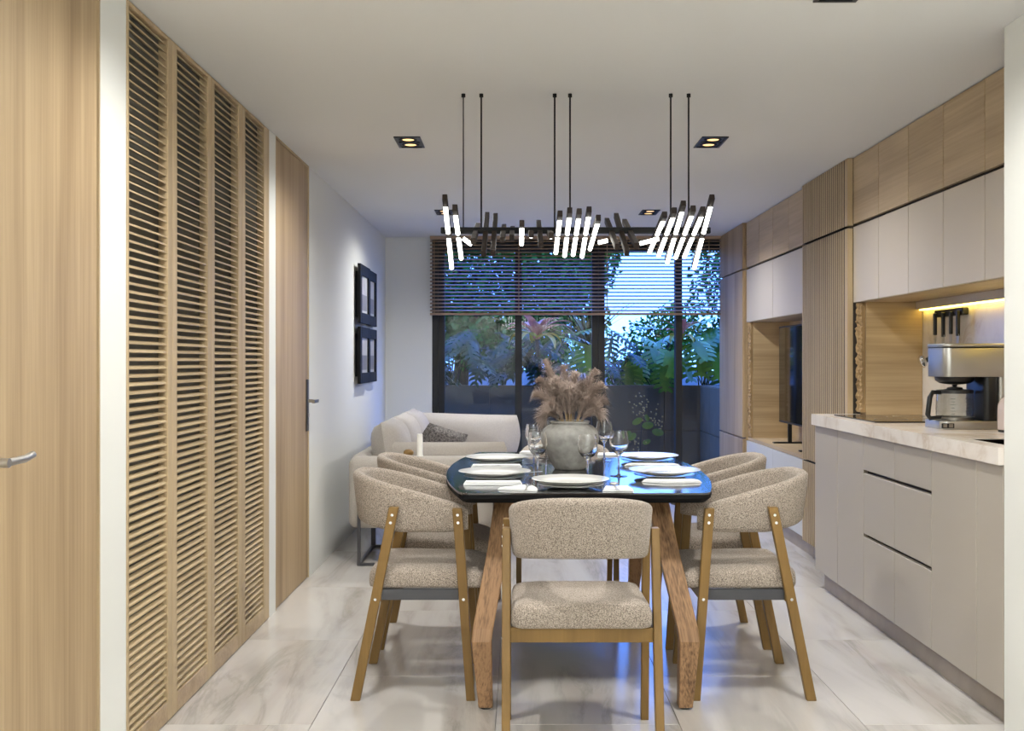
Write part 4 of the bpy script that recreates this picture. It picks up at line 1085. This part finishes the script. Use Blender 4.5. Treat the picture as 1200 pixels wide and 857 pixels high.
# narrow-leaved philodendrons across the left panels and by the middle post
def phil_leaves(x0, x1, n, seed, y_lo=385, y_hi=436):
    rr_ = random.Random(seed); out = []
    for k in range(n):
        px = x0 + (x1 - x0) * (k + 0.5) / n + rr_.uniform(-6, 6)
        out.append((px, rr_.uniform(y_lo, y_hi), rr_.uniform(10.95, 11.7), rr_.uniform(0.75, 1.1), R(180 + rr_.uniform(-75, 75)), R(rr_.uniform(-45, -8)), R(rr_.uniform(-15, 15))))
    return out
for i, (x0, x1, bx, lab) in enumerate(((505, 556, -0.72, 'bluish feathery philodendron over the garden wall at the window end by the sofa'), (545, 612, -0.22, 'bluish feathery philodendron over the wall in the middle of the first panel'), (604, 668, 0.28, 'dark feathery philodendron under the hanging bromeliad'), (706, 752, 1.08, 'feathery philodendron against the bright sky gap beside the middle post'))):
    leafy('philodendron_plant', lab, 'plant', 'philodendron plants', (bx, 11.5, 0.82), phil_leaves(x0, x1, 17 if i < 3 else 9, 40 + i), phi, M['leaf_dark'], 5 + i)
for o in (mon, phi): bpy.data.objects.remove(o)
# bromeliads
red = strap_mesh('leaf', M['leaf_red'], 0.30, 0.075, 1.5); lime = strap_mesh('leaf', M['leaf_lime'], 0.26, 0.07, 2.4)
def bromeliad(label, p, s, seed, base):
    rr_ = random.Random(seed); r = thing('bromeliad_plant', label, 'plant', 'red bromeliads')
    for k in range(15):
        lf = link_copy(red if k < 10 else lime, r, p); lf.name = 'leaf'
        lf.rotation_euler = (rr_.uniform(-0.15, 0.35) if k < 10 else rr_.uniform(-0.5, -0.2), 0, 2 * PI * k / (10 if k < 10 else 5) + rr_.uniform(-.2, .2))
        q = s * rr_.uniform(0.85, 1.15); lf.scale = (q, q, q)
    MB().tube([base, (Vector(base) + p) / 2 + Vector((0.03, 0, 0)), p], [0.02, 0.018, 0.02], 8).build('stem', M['bark'], r)
    rebase(r, base)
bromeliad('red and lime bromeliad hanging high in the second window panel', at(629, 398, 10.75), 1.35, 3, (0.2, 11.4, 0.82))
bromeliad('red bromeliad among the monstera beside the narrow window post', at(797, 398, 10.85), 1.0, 4, (1.62, 11.4, 0.82))
for o in (red, lime): bpy.data.objects.remove(o)
# fan of stiff palm leaves
pal = strap_mesh('leaf', M['leaf_dark'], 0.75, 0.03, 0.7, n=7)
pr = thing('palm_plant', 'spiky dark palm with stiff narrow leaves beside the middle window post', 'plant')
pb = at(690, 415, 12.0)
rr_ = random.Random(8)
for k in range(46):
    lf = link_copy(pal, pr, pb); lf.name = 'leaf'
    lf.rotation_euler = (rr_.uniform(-0.5, 0.5), 0, rr_.uniform(0, 2 * PI)); q = rr_.uniform(0.7, 1.15); lf.scale = (q, q, q)
MB().tube([(pb.x, pb.y, 0.82), pb], 0.035, 8).build('trunk', M['bark'], pr)
rebase(pr, (pb.x, pb.y, 0.82)); bpy.data.objects.remove(pal)
# trees
def tree(name, label, cx, cy, z0, blobs, n, size, th, seed, m=None):
    rr_ = random.Random(seed); r = thing(name, label, 'tree', 'garden trees')
    mb = MB(); per = n // len(blobs)
    for (bx, by, bz, rx, ry, rz_) in blobs:
        for k in range(per):
            d = Vector((rr_.gauss(0, 1), rr_.gauss(0, 1), rr_.gauss(0, 1))).normalized() * (rr_.random() ** 0.45)
            p = Vector((bx + d.x * rx, by + d.y * ry, bz + d.z * rz_))
            a = Vector((rr_.gauss(0, 1), rr_.gauss(0, 1), rr_.gauss(0, .6) - 0.5)).normalized(); b = a.cross(Vector((rr_.gauss(0, 1), rr_.gauss(0, 1), rr_.gauss(0, 1)))).normalized()
            s = size * rr_.uniform(0.6, 1.25)
            mb.add([p, p + a * s * 0.5 + b * s * 0.26, p + a * s, p + a * s * 0.5 - b * s * 0.26], [(0, 1, 2, 3)])
    fo = mb.build('foliage', m or M['leaf_tree'], r, fix=False); fo['kind'] = 'stuff'
    t = MB().tube([(cx, cy, z0), (cx + 0.04, cy, z0 + 0.6 * th), (cx, cy, z0 + 1.3 * th), (cx + 0.1, cy, z0 + 2.2 * th)], [0.11, 0.09, 0.07, 0.03], 10)
    for (bx, by, bz, rx, ry, rz_) in blobs:
        t.tube([(cx, cy, z0 + 0.9 * th), ((cx + bx) / 2, (cy + by) / 2, (z0 + 1.2 * th + bz) / 2), (bx, by, bz)], [0.06, 0.04, 0.015], 7)
    t.build('trunk', M['bark'], r)
    rebase(r, (cx, cy, z0))
tree('garden_tree', 'dense green tree filling the view behind the first window panel', -0.75, 13.6, 0.8, [(-1.2, 13.6, 2.0, 0.9, 0.7, 0.9), (-0.4, 13.9, 2.3, 0.9, 0.8, 1.0), (-0.9, 13.5, 3.1, 1.0, 0.8, 0.7), (-0.3, 13.4, 1.5, 0.7, 0.5, 0.5)], 15000, 0.095, 1, 5)
tree('garden_tree', 'dense green tree behind the second window panel and bromeliad', 0.45, 14.0, 0.8, [(0.5, 14.0, 1.7, 0.7, 0.7, 0.8), (0.35, 13.9, 2.5, 0.75, 0.7, 0.75), (0.9, 14.2, 2.6, 0.45, 0.6, 0.7), (0.2, 14.2, 3.2, 0.8, 0.6, 0.5)], 13000, 0.095, 1, 6)
tree('garden_tree', 'rounded leafy green tree in the middle of the third window panel', 1.9, 13.9, 0.8, [(1.75, 13.9, 1.35, 0.42, 0.5, 0.5), (2.1, 14.0, 1.6, 0.4, 0.5, 0.4), (1.6, 13.8, 1.0, 0.5, 0.4, 0.3)], 3600, 0.08, 0.3, 7)
tree('garden_tree', 'tall loose tree behind the fourth window panel', 2.9, 14.2, 0.8, [(2.75, 14.2, 2.4, 0.5, 0.6, 0.8), (3.1, 14.3, 1.5, 0.6, 0.6, 0.6), (3.0, 14.2, 3.1, 0.6, 0.5, 0.5)], 3600, 0.10, 1, 8)
# small potted shrub on the patio, right behind the glass
sh = thing('berry_shrub', 'slender potted shrub with round leaves and ochre berry sprays outside the glass', 'plant')
SY = 9.75
stem_pts = [at(752, 560, SY), at(750, 530, SY), at(752, 500, SY), at(757, 482, SY), at(757, 470, SY)]
sb_ = stem_pts[0]
MB().tube([(sb_.x, SY, 0.2), *stem_pts], [0.008, 0.007, 0.006, 0.005, 0.004, 0.002], 6).build('stem', M['bark'], sh)
MB().lathe([(0.09, -0.0095), (0.11, 0.02), (0.13, 0.2), (0.12, 0.2), (0.11, 0.19), (0.01, 0.19)], sb_.x, SY, 24).build('pot', M['concrete'], sh, smooth=True)
def round_leaf(c, L, wd, ang, tilt):
    mb = MB(); n = 10
    d = Vector((math.cos(ang), 0, math.sin(ang))); s = Vector((-math.sin(ang) * math.cos(tilt), -math.sin(tilt), math.cos(ang) * math.cos(tilt)))
    top = [c]; rim = []
    for k in range(n):
        a = 2 * PI * k / n
        rim.append(c + d * L * (0.5 - 0.5 * math.cos(a)) + s * wd * 0.5 * math.sin(a) + Vector((0, -0.008 * math.sin(a) ** 2, 0)))
    mid = c + d * L * 0.5
    mb.add([mid] + rim, [(0, 1 + k, 1 + (k + 1) % n) for k in range(n)])
    return mb
lf = leafmat('shrub_leaf', srgb(58, 76, 26), srgb(118, 134, 54))
for px, py, ang, L in ((741, 497, 0.5, 0.10), (752, 499, 0.05, 0.11), (764, 505, -0.25, 0.11), (745, 508, -2.4, 0.09), (738, 505, -1.9, 0.08), (760, 494, 2.0, 0.07), (753, 520, 0.4, 0.08)):
    round_leaf(at(px, py, SY - 0.02), L, L * 0.72, ang, 0.5).build('leaf', lf, sh, smooth='all')
rr_ = random.Random(31)
bs = MB()
for (cx_, cy_, n, sp__) in ((752, 478, 34, 11), (770, 492, 22, 8), (748, 520, 16, 9)):
    for k in range(n):
        p = at(cx_ + rr_.gauss(0, sp__ * .55), cy_ + rr_.gauss(0, sp__ * .8), SY + rr_.uniform(-.05, .05))
        bs.lathe([(0.001, -0.008), (0.007, -0.003), (0.007, 0.004), (0.001, 0.008)], p.x, p.y, 6, z0=p.z)
bs.build('berries', M['berry'], sh)['kind'] = 'stuff'
rebase(sh, (sb_.x, SY, -0.01))
